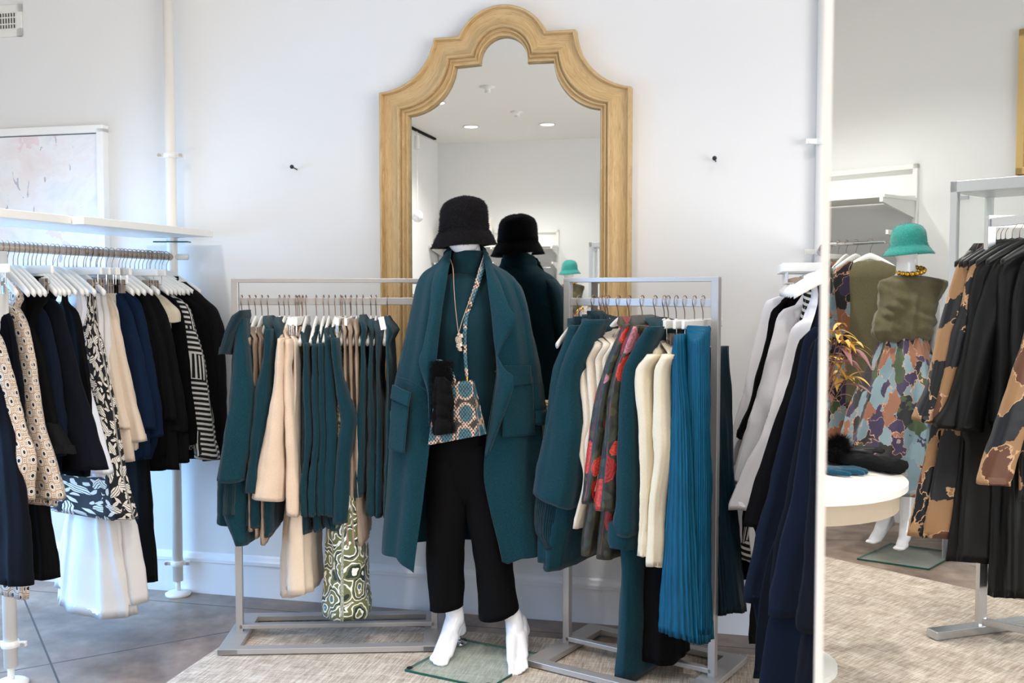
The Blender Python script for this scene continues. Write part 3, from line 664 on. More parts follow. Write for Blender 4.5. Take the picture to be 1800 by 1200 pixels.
eg(RL, 599, 'green swirl print skirt', 'swirl_print', body=[(590, 594, 602), (800, 594, 610), (900, 580, 640), (1000, 573, 646), (1078, 568, 652)], kind=2, cat='skirt', name='swirl_print_skirt', bo=dict(off=.1, half=(.12, .1), amp=.01, k=6))
TD = [(638, [(568, 633, 645), (585, 634, 648), (600, 634, 643), (640, 633, 645), (750, 624, 646), (870, 619, 643)], 'leftmost'), (652, [(575, 648, 658), (590, 648, 660), (655, 647, 657), (750, 645, 661), (905, 640, 664)], 'second'),
      (661, [(578, 658, 668), (590, 658, 672), (655, 659, 667), (750, 660, 674), (908, 656, 676)], 'third'), (681, [(570, 678, 688), (586, 677, 696), (600, 677, 687), (640, 678, 690), (750, 674, 694), (908, 670, 690)], 'rightmost')]
for h, b, nm in TD: eg(RL, h, nm + ' of four teal dresses with tied shoulders', 'teal_wool', body=b, bo=dict(amp=.005), cat='dress', name='teal_dress')
for px in (523, 531, 602, 616): O, t_ = RL.hook(px); hanger(2, O, RL.yaw(t_), 'white clip hanger squeezed between the cream clothes on the left grey rack', 'spare clip hangers on left grey rack')
tg = root('price_tag', 'white paper price tag hanging before the teal dresses on left grey rack', 'price tag', at(672, 568, 3.84))
MB().box(0, 0, 0, .022, .001, .05, 0, R(12)).build('card', M['tag_white'], tg); MB().tube([(-.006, 0, .024), (-.01, 0, .06)], .0006, 5).build('string', M['tag_white'], tg)

# right grey rack
eg(RR, 1018, 'leftmost teal wool coat with ribbed collar', 'teal_wool', body=[(575, 1004, 1028), (640, 982, 1016), (700, 966, 1012), (850, 944, 1000), (985, 942, 985)],
   slv=[(572, 1004, 1026), (610, 992, 1020), (650, 976, 1010), (700, 968, 1004), (860, 944, 996)], so=dict(half=.07), extra=[('collar', 'teal_rib', 'e', [(556, 1010, 1030), (570, 1008, 1030), (590, 1002, 1024)], dict(off=.12, half=.06))])
eg(RR, 1043, 'teal wool coat with broad folded sleeve', 'teal_wool', body=[(568, 1024, 1056), (640, 1000, 1030), (760, 990, 1024), (880, 965, 1015), (1000, 950, 992)], bo=dict(tilty=.12),
   slv=[(562, 1030, 1058), (600, 1008, 1046), (650, 990, 1026), (690, 976, 1022), (760, 960, 1026), (830, 946, 1014), (878, 936, 1004)], so=dict(half=.09, amp=.004, tilty=-.3), extra=[
   ('collar', 'teal_rib', 'e', [(546, 1036, 1050), (556, 1034, 1060), (566, 1030, 1060)], dict(off=.1, half=.06)), ('cuff', 'teal_rib', 'e', [(870, 944, 992), (935, 940, 982), (962, 962, 978)], dict(off=.18, half=.05, amp=.003))])
for h, tip, nm in ((1057, 1013, 'leftmost'), (1064, 1027, 'second'), (1069, 1042, 'third'), (1087, 1056, 'rightmost')):
    d = tip - 1013; eg(RR, h, nm + ' of four cream sleeveless tops', 'ivory_blouse', body=[(600, tip + 14, tip + 40), (632, tip, tip + 26), (650, tip + 2, tip + 26), (740, tip + 9 - d * .1, tip + 34), (780, tip - d * .2, tip + 26), (840, tip + 12 - d * .3, tip + 28)] + ([(928, tip - 8, tip + 12)] if d == 0 else [(862, tip + 10 - d * .3, tip + 26)]), bo=dict(off=.19, half=(.36, .03), amp=.005))
eg(RR, 1106, 'dark red rose print jacket, left of two', 'rose_print', body=[(572, 1094, 1112), (640, 1066, 1090), (760, 1046, 1084), (880, 1030, 1066), (972, 1018, 1052)], slv=[(570, 1096, 1112), (610, 1078, 1102), (645, 1064, 1086), (700, 1046, 1074), (800, 1034, 1060), (882, 1025, 1046)], so=dict(half=.05))
eg(RR, 1129, 'dark red rose print jacket, right of two', 'rose_print', body=[(570, 1112, 1134), (640, 1090, 1116), (760, 1066, 1112), (880, 1052, 1096), (978, 1044, 1086)], slv=[(572, 1112, 1132), (610, 1094, 1120), (650, 1082, 1102), (720, 1070, 1094), (800, 1060, 1090), (895, 1047, 1084)], so=dict(half=.06))
eg(RR, 1152, 'long teal coat with turned back cuff', 'teal_wool', body=[(575, 1144, 1168), (640, 1106, 1140), (760, 1096, 1130), (900, 1086, 1128), (1050, 1082, 1128), (1190, 1076, 1122)], bo=dict(amp=.004, half=(.34, .03)),
   slv=[(574, 1140, 1162), (610, 1116, 1148), (650, 1098, 1126), (720, 1092, 1120), (860, 1086, 1121), (938, 1078, 1116)], so=dict(half=.08, amp=.003), extra=[('cuff', 'teal_wool', 'e', [(920, 1070, 1116), (950, 1070, 1112), (962, 1074, 1110)], dict(off=.21, half=.07, amp=.002))])
eg(RR, 1168, 'long black dress behind the ivory blouses', 'black_crepe', body=[(640, 1150, 1166), (860, 1134, 1180), (1000, 1126, 1184), (1160, 1122, 1186)], bo=dict(off=.08, half=(.2, .05)), cat='dress', name='black_dress')
for h, s_, nm in ((1175, [(622, 1140, 1166), (650, 1120, 1146), (760, 1126, 1148), (860, 1130, 1148), (974, 1126, 1140)], 'left of two'), (1189, [(622, 1166, 1192), (650, 1152, 1180), (720, 1150, 1180), (778, 1148, 1184), (800, 1150, 1182), (880, 1142, 1170), (992, 1138, 1164)], 'right of two')):
    eg(RR, h, 'ivory button blouse, ' + nm, 'ivory', body=[(618, s_[0][1] + 10, s_[0][2] + 2), (660, s_[1][1] + 6, s_[1][2] + 8), (800, s_[2][1] + 4, s_[2][2] + 8), (930, s_[-1][1] + 10, s_[-1][2] + 14)], slv=s_, so=dict(half=.06, amp=.005, k=5),
       extra=[('cuff', 'ivory', 'e', [(s_[-1][0] - 44, s_[-1][1] + 1, s_[-1][2] + 3), (s_[-1][0] + 1, s_[-1][1] - 2, s_[-1][2] + 1)], dict(off=.21, half=.05, amp=.001))])
eg(RR, 1204, 'blue satin pleated dress on clip hangers', 'cobalt_satin', body=[(588, 1187, 1203), (640, 1181, 1206), (720, 1178, 1216), (860, 1170, 1224), (1000, 1160, 1232), (1120, 1154, 1240)], bo=dict(off=.2, half=(.10, .03), amp=.008, k=13, pleat=.004, n=128, neck=False, hem=.012), kind=2, cat='dress', name='pleated_dress')
eg(RR, 1221, 'bright blue satin pleated skirt', 'cobalt_satin', body=[(572, 1208, 1243), (600, 1207, 1243), (660, 1206, 1244), (800, 1206, 1245), (1000, 1200, 1246), (1110, 1196, 1246)], bo=dict(off=.18, half=(.05, .02), amp=.006, k=13, pleat=.004, n=128, neck=False, topdip=.045), kind=2, cat='skirt', name='pleated_skirt')
eg(RR, 1236, 'dark petrol pleated skirt behind the post', 'petrol_satin', body=[(610, 1246, 1262), (700, 1248, 1268), (860, 1250, 1278), (980, 1252, 1290), (1076, 1254, 1300)], bo=dict(off=-.06, half=(.12, .05), amp=.008, k=11, pleat=.003, n=96, neck=False, hem=.01), kind=2, cat='skirt', name='pleated_skirt')

# ------------------------------------------------------------------ pipe rack on the right with white shirts and navy clothes
PC = Vector((1.245, 4.03)); PD = PC + Vector((-st, -ct)) * 2.1
NR = Rack(PC, PD, 1.615, 'on the right pipe rail', R(-14), R(-24))
r2_ = root('pipe_rack', 'white pipe clothes rack at right, its pole beside the standing mirror edge', 'clothes rack', (PC.x, PC.y, 0))
MB().tube([(0, 0, .02), (0, 0, HZ)], .024, 20).build('pole', M['white_pipe'], r2_, smooth=True)
MB().lathe([(.058, 0), (.06, .012), (.045, .02), (.02, .024)], 32).build('foot', M['white_plastic'], r2_, smooth=True)
for z in (2.04, 1.6): MB().lathe([(.031, z - .012), (.033, z), (.031, z + .012)], 20).box(-.03, -.01, z, .08, .014, .02).tube([(-.055, -.02, z), (-.055, .01, z)], .009, 8).build('clamp', M['white_plastic'], r2_)
MB().tube([(0, 0, 1.6), (PD.x - PC.x, PD.y - PC.y, 1.6)], .0165, 16).build('hanging_rail', M['beige_metal'], r2_, smooth=True)
MB().tube([(PD.x - PC.x, PD.y - PC.y, .0), (PD.x - PC.x, PD.y - PC.y, 1.75)], .024, 16).build('pole', M['white_pipe'], r2_, smooth=True)
side(NR, 1449, 'white cotton shirt farthest from camera', 'white_cotton', [(520, 1370), (526, 1350), (545, 1340), (600, 1326), (680, 1308), (760, 1284), (812, 1264)], 816, 930, sgn=-1, w=46, bedge=[(700, 1330), (830, 1312), (985, 1312)], ins=20, sth=(.02, .035))
side(NR, 1452, 'thin black top between white shirts', 'black_crepe', [(530, 1372), (548, 1354), (600, 1344), (700, 1320), (760, 1296)], 770, 900, sgn=-1, w=20, bedge=[(800, 1316), (980, 1304), (1016, 1306)])
side(NR, 1455, 'white cotton shirt, middle of three', 'white_cotton', [(535, 1400), (546, 1374), (575, 1362), (640, 1344), (720, 1322), (800, 1296), (846, 1285)], 850, 960, sgn=-1, w=40, bedge=[(700, 1350), (830, 1320), (985, 1310)], ins=16)
side(NR, 1458, 'black striped top under the white shirts', 'maze_stripe', [(600, 1392), (800, 1330), (960, 1304), (980, 1304)], 0, 984, sgn=-1, sleeve=False)
side(NR, 1461, 'white cotton shirt nearest the navy clothes', 'white_cotton', [(560, 1412), (575, 1392), (610, 1382), (680, 1362), (760, 1338), (830, 1302), (888, 1281)], 896, 960, sgn=-1, w=44, bedge=[(700, 1362), (860, 1330), (930, 1316), (985, 1322)], ins=18)
side(NR, 1468, 'black velvet jacket behind navy coat', 'black_crepe', [(580, 1424), (600, 1404), (660, 1390), (760, 1356), (860, 1326), (920, 1309)], 926, 1000, sgn=-1, w=40, bedge=[(940, 1330), (1110, 1318), (1130, 1318)])
side(NR, 1477, 'dark blue coat with long sleeve', 'navy_mid', [(575, 1430), (592, 1414), (650, 1402), (740, 1380), (860, 1352), (960, 1326), (1040, 1306)], 1056, 1100, sgn=-1, w=56, bedge=[(1060, 1322), (1110, 1330)], sth=(.02, .045))
side(NR, 1486, 'charcoal jacket among the navy coats', 'navy_dark', [(590, 1440), (610, 1424), (700, 1410), (860, 1384), (1000, 1356)], 1080, 1180, sgn=-1, w=50, bedge=[(1000, 1346), (1190, 1322)])
side(NR, 1496, 'navy coat with squared sleeve hem', 'navy_mid', [(570, 1450), (600, 1432), (700, 1418), (860, 1392), (960, 1370), (1070, 1350)], 1080, 1200, sgn=-1, w=64, bedge=[(1080, 1350), (1260, 1322)], sth=(.025, .05))
side(NR, 1512, 'navy coat nearest the standing mirror', 'navy_dark', [(590, 1458), (620, 1444), (760, 1428), (900, 1420), (1100, 1400)], 1110, 1290, sgn=-1, w=60, bedge=[(1110, 1412), (1290, 1384)])
for px in (1450, 1453, 1456, 1459, 1463, 1467, 1472): O, t_ = NR.hook(px); hanger(2, O + Vector((0, 0, .004)), NR.yaw(t_), 'white clip hanger above the white shirts on the right pipe rail', 'spare clip hangers on right pipe rail')

# ------------------------------------------------------------------ big oak mirror on the wall
def onwall(px, py, off=.05):
    p = hit(px, py, room(0, NW - off), room(0, 1) - room(0, 0)); return (p.x * ct - p.y * st, p.z)
def arc(p0, p1, c, n, bulge):                 # quadratic-ish circular arc with a given bulge
    a = Vector(p0); b = Vector(p1); m_ = (a + b) / 2; d = b - a; nrm = Vector((-d.y, d.x)).normalized(); out = []
    L = d.length / 2; h = bulge; rad = (L * L + h * h) / (2 * abs(h)); s_ = 1 if h > 0 else -1; ctr = m_ + nrm * (h - s_ * rad)
    a0 = math.atan2(a.y - ctr.y, a.x - ctr.x); a1 = math.atan2(b.y - ctr.y, b.x - ctr.x)
    dd = (a1 - a0 + math.pi) % (2 * math.pi) - math.pi
    if abs(h) > L: dd = dd - 2 * math.pi * (1 if dd > 0 else -1)
    for i in range(n + 1): t = a0 + dd * i / n; out.append(ctr + Vector((math.cos(t), math.sin(t))) * rad)
    return out
ZB = .86
def outline(K, bt, bc):
    lb, lc, s1, s2, s3, s4, rc, rb = K
    pts = [Vector((lb[0], ZB + (0 if bt else .1))), Vector(lc)]; pts = [Vector(lb), Vector(lc)]
    a1 = arc(lc, s1, None, 16, -bc); a2 = arc(s2, s3, None, 28, bt); a3 = arc(s4, rc, None, 16, -bc)
    return pts[:1] + a1 + a2 + a3 + [Vector(rb)]
O1 = [onwall(*p) for p in ((667, 163), (763, 67), (806, 65), (961, 55), (1012, 52), (1110, 152))]
I1 = [onwall(*p) for p in ((718, 204), (800, 118), (843, 113), (926, 110), (972, 108), (1054, 192))]
topO = onwall(884, 8); topI = onwall(885, 64)
def mk(P, top, zb):
    lc, s1, s2, s3, s4, rc = P
    bt = top[1] - (s2[1] + s3[1]) / 2
    K = [(lc[0], zb), lc, s1, s2, s3, s4, rc, (rc[0], zb)]
    d = (Vector(s1) - Vector(lc)).length
    return outline(K, bt, d * .18)
OUT = mk(O1, topO, ZB); INN = mk(I1, topI, ZB + .11)
mr = root('wall_mirror', 'tall arched mirror in carved pale oak frame on the white wall behind the mannequin', 'mirror', room(0, NW), -TH)
prof = [(0, .0), (0, .05), (.015, .061), (.05, .067), (.09, .066), (.12, .058), (.13, .045), (.15, .045), (.25, .041), (.38, .041), (.50, .047), (.60, .058), (.66, .068), (.70, .070), (.735, .064), (.74, .050), (.78, .050), (.79, .056), (.83, .058), (.86, .052), (.87, .044), (.91, .044), (.92, .048), (.96, .046), (.985, .038), (1.0, .026), (1.0, .006)]
npt = len(OUT); rings = []; uvs = []
fo = MB(); vs = []; acc = 0; prev = None
for k in range(npt):
    if prev is not None: acc += (OUT[k] - prev).length
    prev = OUT[k]; w_ = (INN[k] - OUT[k]).length
    for t_, h in prof:
        p = OUT[k].lerp(INN[k], t_); vs.append((p.x, -h, p.y)); uvs.append((t_ * .12, acc))
npf = len(prof); fs = []
for k in range(npt):
    k2 = (k + 1) % npt
    for j in range(npf - 1): fs.append((k * npf + j, k * npf + j + 1, k2 * npf + j + 1, k2 * npf + j))
fo.add(vs, fs, uvs); o = fo.build('frame', M['oak'], mr, smooth=True)
md = o.modifiers.new('es', 'EDGE_SPLIT'); md.split_angle = R(30)
ctr_ = Vector((sum(p.x for p in INN) / npt, sum(p.y for p in INN) / npt)); g_ = MB(); n_ = len(INN)
g_.add([(p.x, -.02, p.y) for p in INN] + [(p.x, -.012, p.y) for p in INN], [tuple(range(n_)), tuple(range(2 * n_ - 1, n_ - 1, -1))] + [(i, (i + 1) % n_, n_ + (i + 1) % n_, n_ + i) for i in range(n_)])
g_.build('mirror_pane', M['mirror_glass'], mr)

# ------------------------------------------------------------------ small things on the wall
for px, py, nm in ((513, 293, 'dark nail in the white wall left of the oak mirror'), (1256, 278, 'dark nail in the white wall right of the oak mirror')):
    p = hit(px, py, room(0, NW - .045), room(0, 1) - room(0, 0)); r = root('wall_nail', nm, 'nail', p, -TH)
    MB().tube([(0, 0, 0), (.004, .05, -.008)], .003, 8).build('shank', M['nail_dark'], r); MB().ball((0, 0, 0), .0095).build('head', M['nail_dark'], r, smooth=True)
# painting behind the left rack
p0 = onwall(181, 219, .04); p1 = onwall(173, 222, .04); vu, vz = p0
ar = root('framed_painting', 'large pale abstract painting in white frame on the wall behind left rack', 'painting', room(vu, NW, vz), -TH)
Wd, Hd = 1.25, 1.02
m = MB()
for a in ((-Wd / 2, -.03, Wd, .035), (-Wd / 2, -Hd + .02, Wd, .035)): m.box(a[0], -.022, a[1] + .013, a[2], .044, a[3])
m.box(-.018, -.022, -Hd / 2, .036, .044, Hd - .03); m.box(-Wd + .018, -.022, -Hd / 2, .036, .044, Hd - .03); m.build('frame', M['canvas_white'], ar, bevel=.002)
b = MB(); b.add([(-Wd + .03, -.03, -Hd + .04), (-.042, -.03, -Hd + .04), (-.042, -.03, -.04), (-Wd + .03, -.03, -.04), (-Wd + .03, -.01, -Hd + .04), (-.042, -.01, -Hd + .04), (-.042, -.01, -.04), (-Wd + .03, -.01, -.04)], [(0, 1, 2, 3), (7, 6, 5, 4), (0, 4, 5, 1), (1, 5, 6, 2), (2, 6, 7, 3), (3, 7, 4, 0)])
b.build('canvas', M['abstract_paint'], ar)
# vent
a = onwall(37, 10, .01); b_ = onwall(37, 63, .01); vr = root('air_vent', 'white air vent grille high on the wall at top left', 'vent', room(a[0], NW), -TH)
zt = a[1] + .01; zb_ = b_[1]; W_ = .42
m = MB(); m.box(-W_ / 2, -.005, zt - .02, W_, .01, .04).box(-W_ / 2, -.005, zb_ + .02, W_, .01, .04).box(-.016, -.005, (zt + zb_) / 2, .032, .01, zt - zb_).box(-W_ + .016, -.005, (zt + zb_) / 2, .032, .01, zt - zb_)
m.build('frame', M['white_plastic'], vr, bevel=.002); MB().box(-W_ / 2, -.001, (zt + zb_) / 2, W_ - .04, .002, zt - zb_ - .04).build('duct', M['vent_dark'], vr)
m = MB()
for i in range(24): m.box(-.035 - i * .0155, -.006, (zt + zb_) / 2, .0035, .008, zt - zb_ - .06)
for i in range(1, 3): m.box(-W_ / 2, -.005, zb_ + .03 + (zt - zb_ - .06) * i / 3, W_ - .06, .008, .005)
m.build('grille', M['white_plastic'], vr)

# ------------------------------------------------------------------ dressed mannequin
MX, MY = -.17, 3.9
def W(px, py, Y): return at(px, py, Y)
def prow(py, xl, xr, yc, yh, B):              # a horizontal section seen between two pixel columns
    a = W(xl, py, yc); b = W(xr, py, yc); return (a.z - B.z, a.x - B.x, b.x - B.x, yc - yh - B.y, yc + yh - B.y)
def ploft(rows, B, **k): return drape([prow(*r, B) for r in rows], **k)
def capsules(m, pts):
    m.tube([p[0] for p in pts], [p[1] for p in pts], 14)
    for p, r in pts: m.ball(p, r, 12, 8)
def foot(m, B, P, toes, s=1):
    """P: (px,py,Y,r) down the shin, heel, instep to the ball; toes: (px,py,Y,r)"""
    g = lambda q: (W(q[0], q[1], q[2]) - B, q[3])
    capsules(m, [g(q) for q in P['shin']]); capsules(m, [g(q) for q in P['heel']])
    for c in P['foot']: capsules(m, [g(q) for q in c])
    for t_ in toes: capsules(m, [g(q) for q in t_])
B = Vector((MX, MY, .008))
mq = root('mannequin', 'glossy white mannequin in teal coat standing on a glass base before the oak mirror', 'mannequin', B)
m = MB()
foot(m, B, dict(shin=[(792, 950, 3.93, .045), (794, 1050, 3.93, .040), (801, 1088, 3.92, .036)], heel=[(801, 1088, 3.93, .034), (809, 1106, 3.96, .026)],
    foot=[[(799, 1085, 3.92, .036), (790, 1112, 3.89, .034), (779, 1140, 3.825, .028), (775, 1151, 3.79, .019)], [(795, 1120, 3.88, .027), (790, 1149, 3.80, .016)], [(785, 1120, 3.87, .029), (769, 1147, 3.80, .018)], [(801, 1100, 3.93, .03), (793, 1126, 3.89, .027), (787, 1150, 3.81, .020)]]),
    [[(772, 1144, 3.82, 0.018), (760, 1157, 3.76, 0.0125)], [(777, 1146, 3.82, 0.016), (765, 1164, 3.745, 0.0095)], [(781, 1147, 3.82, 0.016), (771, 1167, 3.74, 0.009)], [(785, 1147, 3.82, 0.015), (777.5, 1168, 3.74, 0.0085)], [(789, 1146, 3.82, 0.014), (784, 1166, 3.745, 0.008)]])
foot(m, B, dict(shin=[(868, 960, 3.900, 0.042), (881, 1040, 3.885, 0.04), (903, 1086, 3.870, 0.037)], heel=[(912, 1092, 3.890, 0.034), (920, 1108, 3.910, 0.028)],
    foot=[[(904, 1092, 3.870, 0.037), (906, 1125, 3.830, 0.036), (905, 1148, 3.775, 0.03), (904, 1162, 3.745, 0.019)], [(913, 1118, 3.84, 0.03), (922, 1150, 3.75, 0.016)], [(902, 1120, 3.83, 0.03), (898.5, 1160, 3.72, 0.018)], [(914, 1104, 3.880, 0.032), (915, 1135, 3.820, 0.031), (916, 1154, 3.765, 0.02)]]),
    [[(900, 1158, 3.750, 0.017), (899, 1183, 3.66, 0.0135)], [(906, 1158, 3.755, 0.014), (908.5, 1184, 3.655, 0.0085)], [(911, 1156, 3.76, 0.014), (914.5, 1181, 3.66, 0.008)], [(916, 1154, 3.765, 0.014), (920.5, 1177, 3.67, 0.0078)], [(920, 1150, 3.77, 0.014), (926, 1172, 3.68, 0.0075)]])
# hips, trunk, neck and the smooth faceless head
def pt(px, py, Y): return W(px, py, Y) - B
capsules(m, [(pt(790, 820, 3.93), .065), (pt(788, 900, 3.93), .055), (pt(792, 960, 3.93), .045)]); capsules(m, [(pt(846, 820, 3.91), .062), (pt(855, 900, 3.9), .052), (pt(867, 960, 3.90), .042)])
m.ball(pt(819, 770, 3.91), (.11, .08, .1)); m.ball(pt(820, 700, 3.91), (.1, .075, .16)); m.ball(pt(822, 570, 3.9), (.13, .08, .17))
capsules(m, [(pt(775, 512, 3.92), .045), (pt(822, 500, 3.92), .055), (pt(868, 508, 3.92), .045)]); capsules(m, [(pt(822, 500, 3.93), .06), (pt(822, 440, 3.92), .052)])
m.ball(pt(818, 392, 3.905), (.07, .08, .095), 20, 14); m.ball(pt(815, 425, 3.875), (.06, .056, .048), 20, 14);
capsules(m, [(pt(852, 424, 3.9), .012), (pt(853, 408, 3.9), .014)])
body = m.build('body', M['white_gloss'], mq, remesh=.0032)
# glass base with its ankle rod
g0 = W(712, 1190, 3.69); g1 = W(814, 1134, 4.02); g2 = W(955, 1157, 3.85); gl = [Vector((p.x, p.y, 0)) - Vector((MX, MY, 0)) for p in (g0, g1, g2)]; gl.append(gl[0] + gl[2] - gl[1])
m = MB(); m.add([(p.x, p.y, z) for z in (.0005, .0085) for p in gl], [(0, 1, 2, 3), (7, 6, 5, 4), (0, 4, 5, 1), (1, 5, 6, 2), (2, 6, 7, 3), (3, 7, 4, 0)]); m.build('glass_base', M['base_glass'], mq)
m = MB()
for i in range(4): m.bar(gl[i] + Vector((0, 0, .0045)), gl[(i + 1) % 4] + Vector((0, 0, .0045)), .003, .0085)
m.build('base_edge', M['glass_edge'], mq)
for p in gl: q = p * .93; MB().lathe([(.012, .0086), (.012, .011)], 16, (q.x, q.y, 0)).build('corner_pad', M['black_plastic'], mq)
pr = pt(808, 1142, 3.97); MB().tube([(pr.x, pr.y, .01), (pr.x - .0, pr.y, .085)], .006, 12).lathe([(.03, .0086), (.03, .012), (.008, .02)], 24, (pr.x, pr.y, 0)).build('ankle_rod', M['chrome'], mq, smooth=True)

# sweater
sw = root('turtleneck_sweater', 'dark teal turtleneck sweater worn by the mannequin under the coat', 'sweater', B)
ploft([(441, 798, 849, 3.90, .064), (452, 796, 850, 3.90, .064), (470, 796, 851, 3.905, .062), (482, 792, 856, 3.91, .062)], B, seed=2, amp=.001, wob=.002, n=48, m=14, ex=1).build('turtleneck', M['teal_jersey'], sw, smooth=True)
ploft([(478, 797, 851, 3.91, .055), (486, 782, 870, 3.91, .07), (497, 762, 884, 3.91, .084), (520, 752, 892, 3.905, .1), (560, 756, 886, 3.89, .118), (600, 760, 880, 3.885, .112), (650, 764, 876, 3.89, .1), (700, 761, 878, 3.895, .102), (740, 758, 878, 3.90, .1), (766, 764, 872, 3.9, .09)], B, seed=3, amp=.0018, wob=.002, n=72, m=40, ex=1, k=7).build('body', M['teal_jersey'], sw, smooth=True)
# trousers
tr = root('black_trousers', 'black cropped wide trousers worn by the mannequin', 'trousers', B)
ploft([(740, 760, 874, 3.9, .085), (770, 756, 878, 3.9, .1), (800, 754, 878, 3.9, .1), (850, 758, 872, 3.9, .08), (880, 766, 864, 3.9, .06)], B, seed=4, amp=.002, n=64, m=14, ex=1).build('seat', M['black_crepe'], tr, smooth=True)
ploft([(776, 755, 826, 3.92, .1), (800, 753, 828, 3.92, .108), (880, 750, 828, 3.92, .1), (950, 748, 818, 3.92, .09), (1020, 750, 814, 3.92, .085), (1066, 754, 813, 3.92, .08)], B, seed=5, amp=.004, n=56, m=30, ex=1, k=4, tiltx=.16).build('leg', M['black_crepe'], tr, smooth=True)
ploft([(776, 808, 879, 3.9, .1), (800, 810, 880, 3.9, .105), (850, 814, 882, 3.9, .1), (900, 820, 890, 3.89, .092), (960, 832, 898, 3.89, .085), (1030, 838, 907, 3.885, .085), (1078, 842, 913, 3.88, .085)], B, seed=6, amp=.004, n=56, m=30, ex=1, k=4, tiltx=.26).build('leg', M['black_crepe'], tr, smooth=True)

# coat: an open sheet that hangs from the shoulders
cr = root('wool_coat', 'long open teal wool coat with waterfall lapel draped over the mannequin shoulders', 'coat', B)
KC = [  # py, left inner, left outer, right outer, right inner, Yfront, Yside, Yback
 (441, 790, 783, 852, 850, 3.885, 3.92, 3.985), (456, 793, 778, 857, 853, 3.86, 3.92, 3.995), (468, 789, 762, 872, 857, 3.835, 3.915, 4.0), (480, 785, 746, 892, 861, 3.815, 3.91, 4.01), (500, 780, 736, 910, 864, 3.79, 3.91, 4.02),
 (540, 774, 728, 924, 868, 3.765, 3.91, 4.03), (600, 769, 715, 934, 871, 3.755, 3.91, 4.04), (650, 765, 703, 940, 873, 3.755, 3.91, 4.04), (700, 760, 694, 944, 866, 3.76, 3.91, 4.05), (760, 756, 690, 948, 856, 3.765, 3.91, 4.05), (830, 748, 686, 952, 851, 3.765, 3.91, 4.06),
 (890, 740, 682, 957, 862, 3.765, 3.91, 4.06), (940, 732, 677, 962, 875, 3.765, 3.91, 4.07), (974, 726, 675, 966, 883, 3.765, 3.91, 4.07)]
def catmull(P, n):
    out = []; k = len(P)
    for q in range(n):
        t_ = (k - 1) * q / (n - 1); i = min(int(t_), k - 2); f = t_ - i; p0, p1, p2, p3 = P[max(i - 1, 0)], P[i], P[i + 1], P[min(i + 2, k - 1)]
        out.append(tuple(.5 * ((2 * p1[j]) + (-p0[j] + p2[j]) * f + (2 * p0[j] - 5 * p1[j] + 4 * p2[j] - p3[j]) * f * f + (-p0[j] + 3 * p1[j] - 3 * p2[j] + p3[j]) * f ** 3) for j in range(len(p1))))
    return out
def sheet(keyrows, m, n, fold, hemf=None):
    rows = catmull([sum((list(p) for p in r), []) for r in keyrows], m); b = MB(); vs = []; uvs = []
    for i, r in enumerate(rows):
        pts = catmull([tuple(r[j:j + 3]) for j in range(0, len(r), 3)], n); L = 0; pr_ = None
        for j, p in enumerate(pts):
            if pr_: L += (Vector(p) - Vector(pr_)).length
            pr_ = p; d = fold(i / (m - 1), j / (n - 1)); a_ = pts[max(0, j - 1)]; c_ = pts[min(n - 1, j + 1)]
            tx, ty = c_[0] - a_[0], c_[1] - a_[1]; l_ = math.hypot(tx, ty) or 1; z = p[2] + (hemf(i / (m - 1), j / (n - 1)) if hemf else 0)
            vs.append((p[0] + ty / l_ * d, p[1] - tx / l_ * d, z)); uvs.append((L, p[2]))
    fs = [(i * n + j, i * n + j + 1, (i + 1) * n + j + 1, (i + 1) * n + j) for i in range(m - 1) for j in range(n - 1)]
    return b.add(vs, fs, uvs)
rows = []
for py, li, lo, ro, ri, yf, ys, yb in KC:
    z = W(820, py, 3.84).z - B.z
    X = lambda px, Y: W(px, py, Y).x - B.x
    xl, xr = X(lo, ys), X(ro, ys); a, b2 = X(li, yf), X(ri, yf); xc = (xl + xr) / 2; wd = (xr - xl) / 2
    rows.append([(a, yf - B.y, z), (sm(a, xl, .5), sm(yf, ys, .12) - B.y, z), (sm(a, xl, .9), sm(yf, ys, .5) - B.y, z), (xl, ys - B.y, z), (xc - wd * .62, sm(ys, yb, .8) - B.y, z), (xc, yb - B.y, z), (xc + wd * .62, sm(ys, yb, .8) - B.y, z), (xr, ys - B.y, z), (sm(b2, xr, .88), sm(yf, ys, .5) - B.y, z), (sm(b2, xr, .5), sm(yf, ys, .12) - B.y, z), (b2, yf - B.y, z)])
def cfold(g, s_):
    A = .010 * max(0, g - .12) ** .7
    return A * math.sin(s_ * 46 + 2 * g) * (.4 + .6 * math.sin(s_ * 9 + 1) ** 2) + .004 * noise.noise((s_ * 16, g * 4, 2.2))
def chem(g, s_):
    return -(g ** 12) * (.055 * max(0, 1 - s_ / .10) * 1.0 + .0 + .02 * max(0, 1 - abs(s_ - .97) / .05)) if g > .8 else 0
sheet(rows, 96, 150, cfold, chem).build('body', M['teal_wool'], cr, smooth=True, solid=.005, recalc=False)
def strip(name, L, Rr, yl, yr, wave=.0, n=14, m=60, seed=0, parent=cr, mat='teal_wool', solid=.005):
    """cloth strip between two pixel curves (lists of (px,py)), at depths yl, yr (lists or numbers)"""
    k = len(L); rows = []
    for i in range(k):
        a = W(L[i][0], L[i][1], yl[i] if isinstance(yl, list) else yl) - B; c = W(Rr[i][0], Rr[i][1], yr[i] if isinstance(yr, list) else yr) - B
        mid = (a + c) / 2; mid.y -= wave; rows.append([tuple(a), tuple(mid), tuple(c)])
    return sheet(rows, m, n, lambda g, s_: .0025 * noise.noise((s_ * 3 + seed, g * 7, seed))).build(name, M[mat], parent, smooth=True, solid=solid, recalc=False)
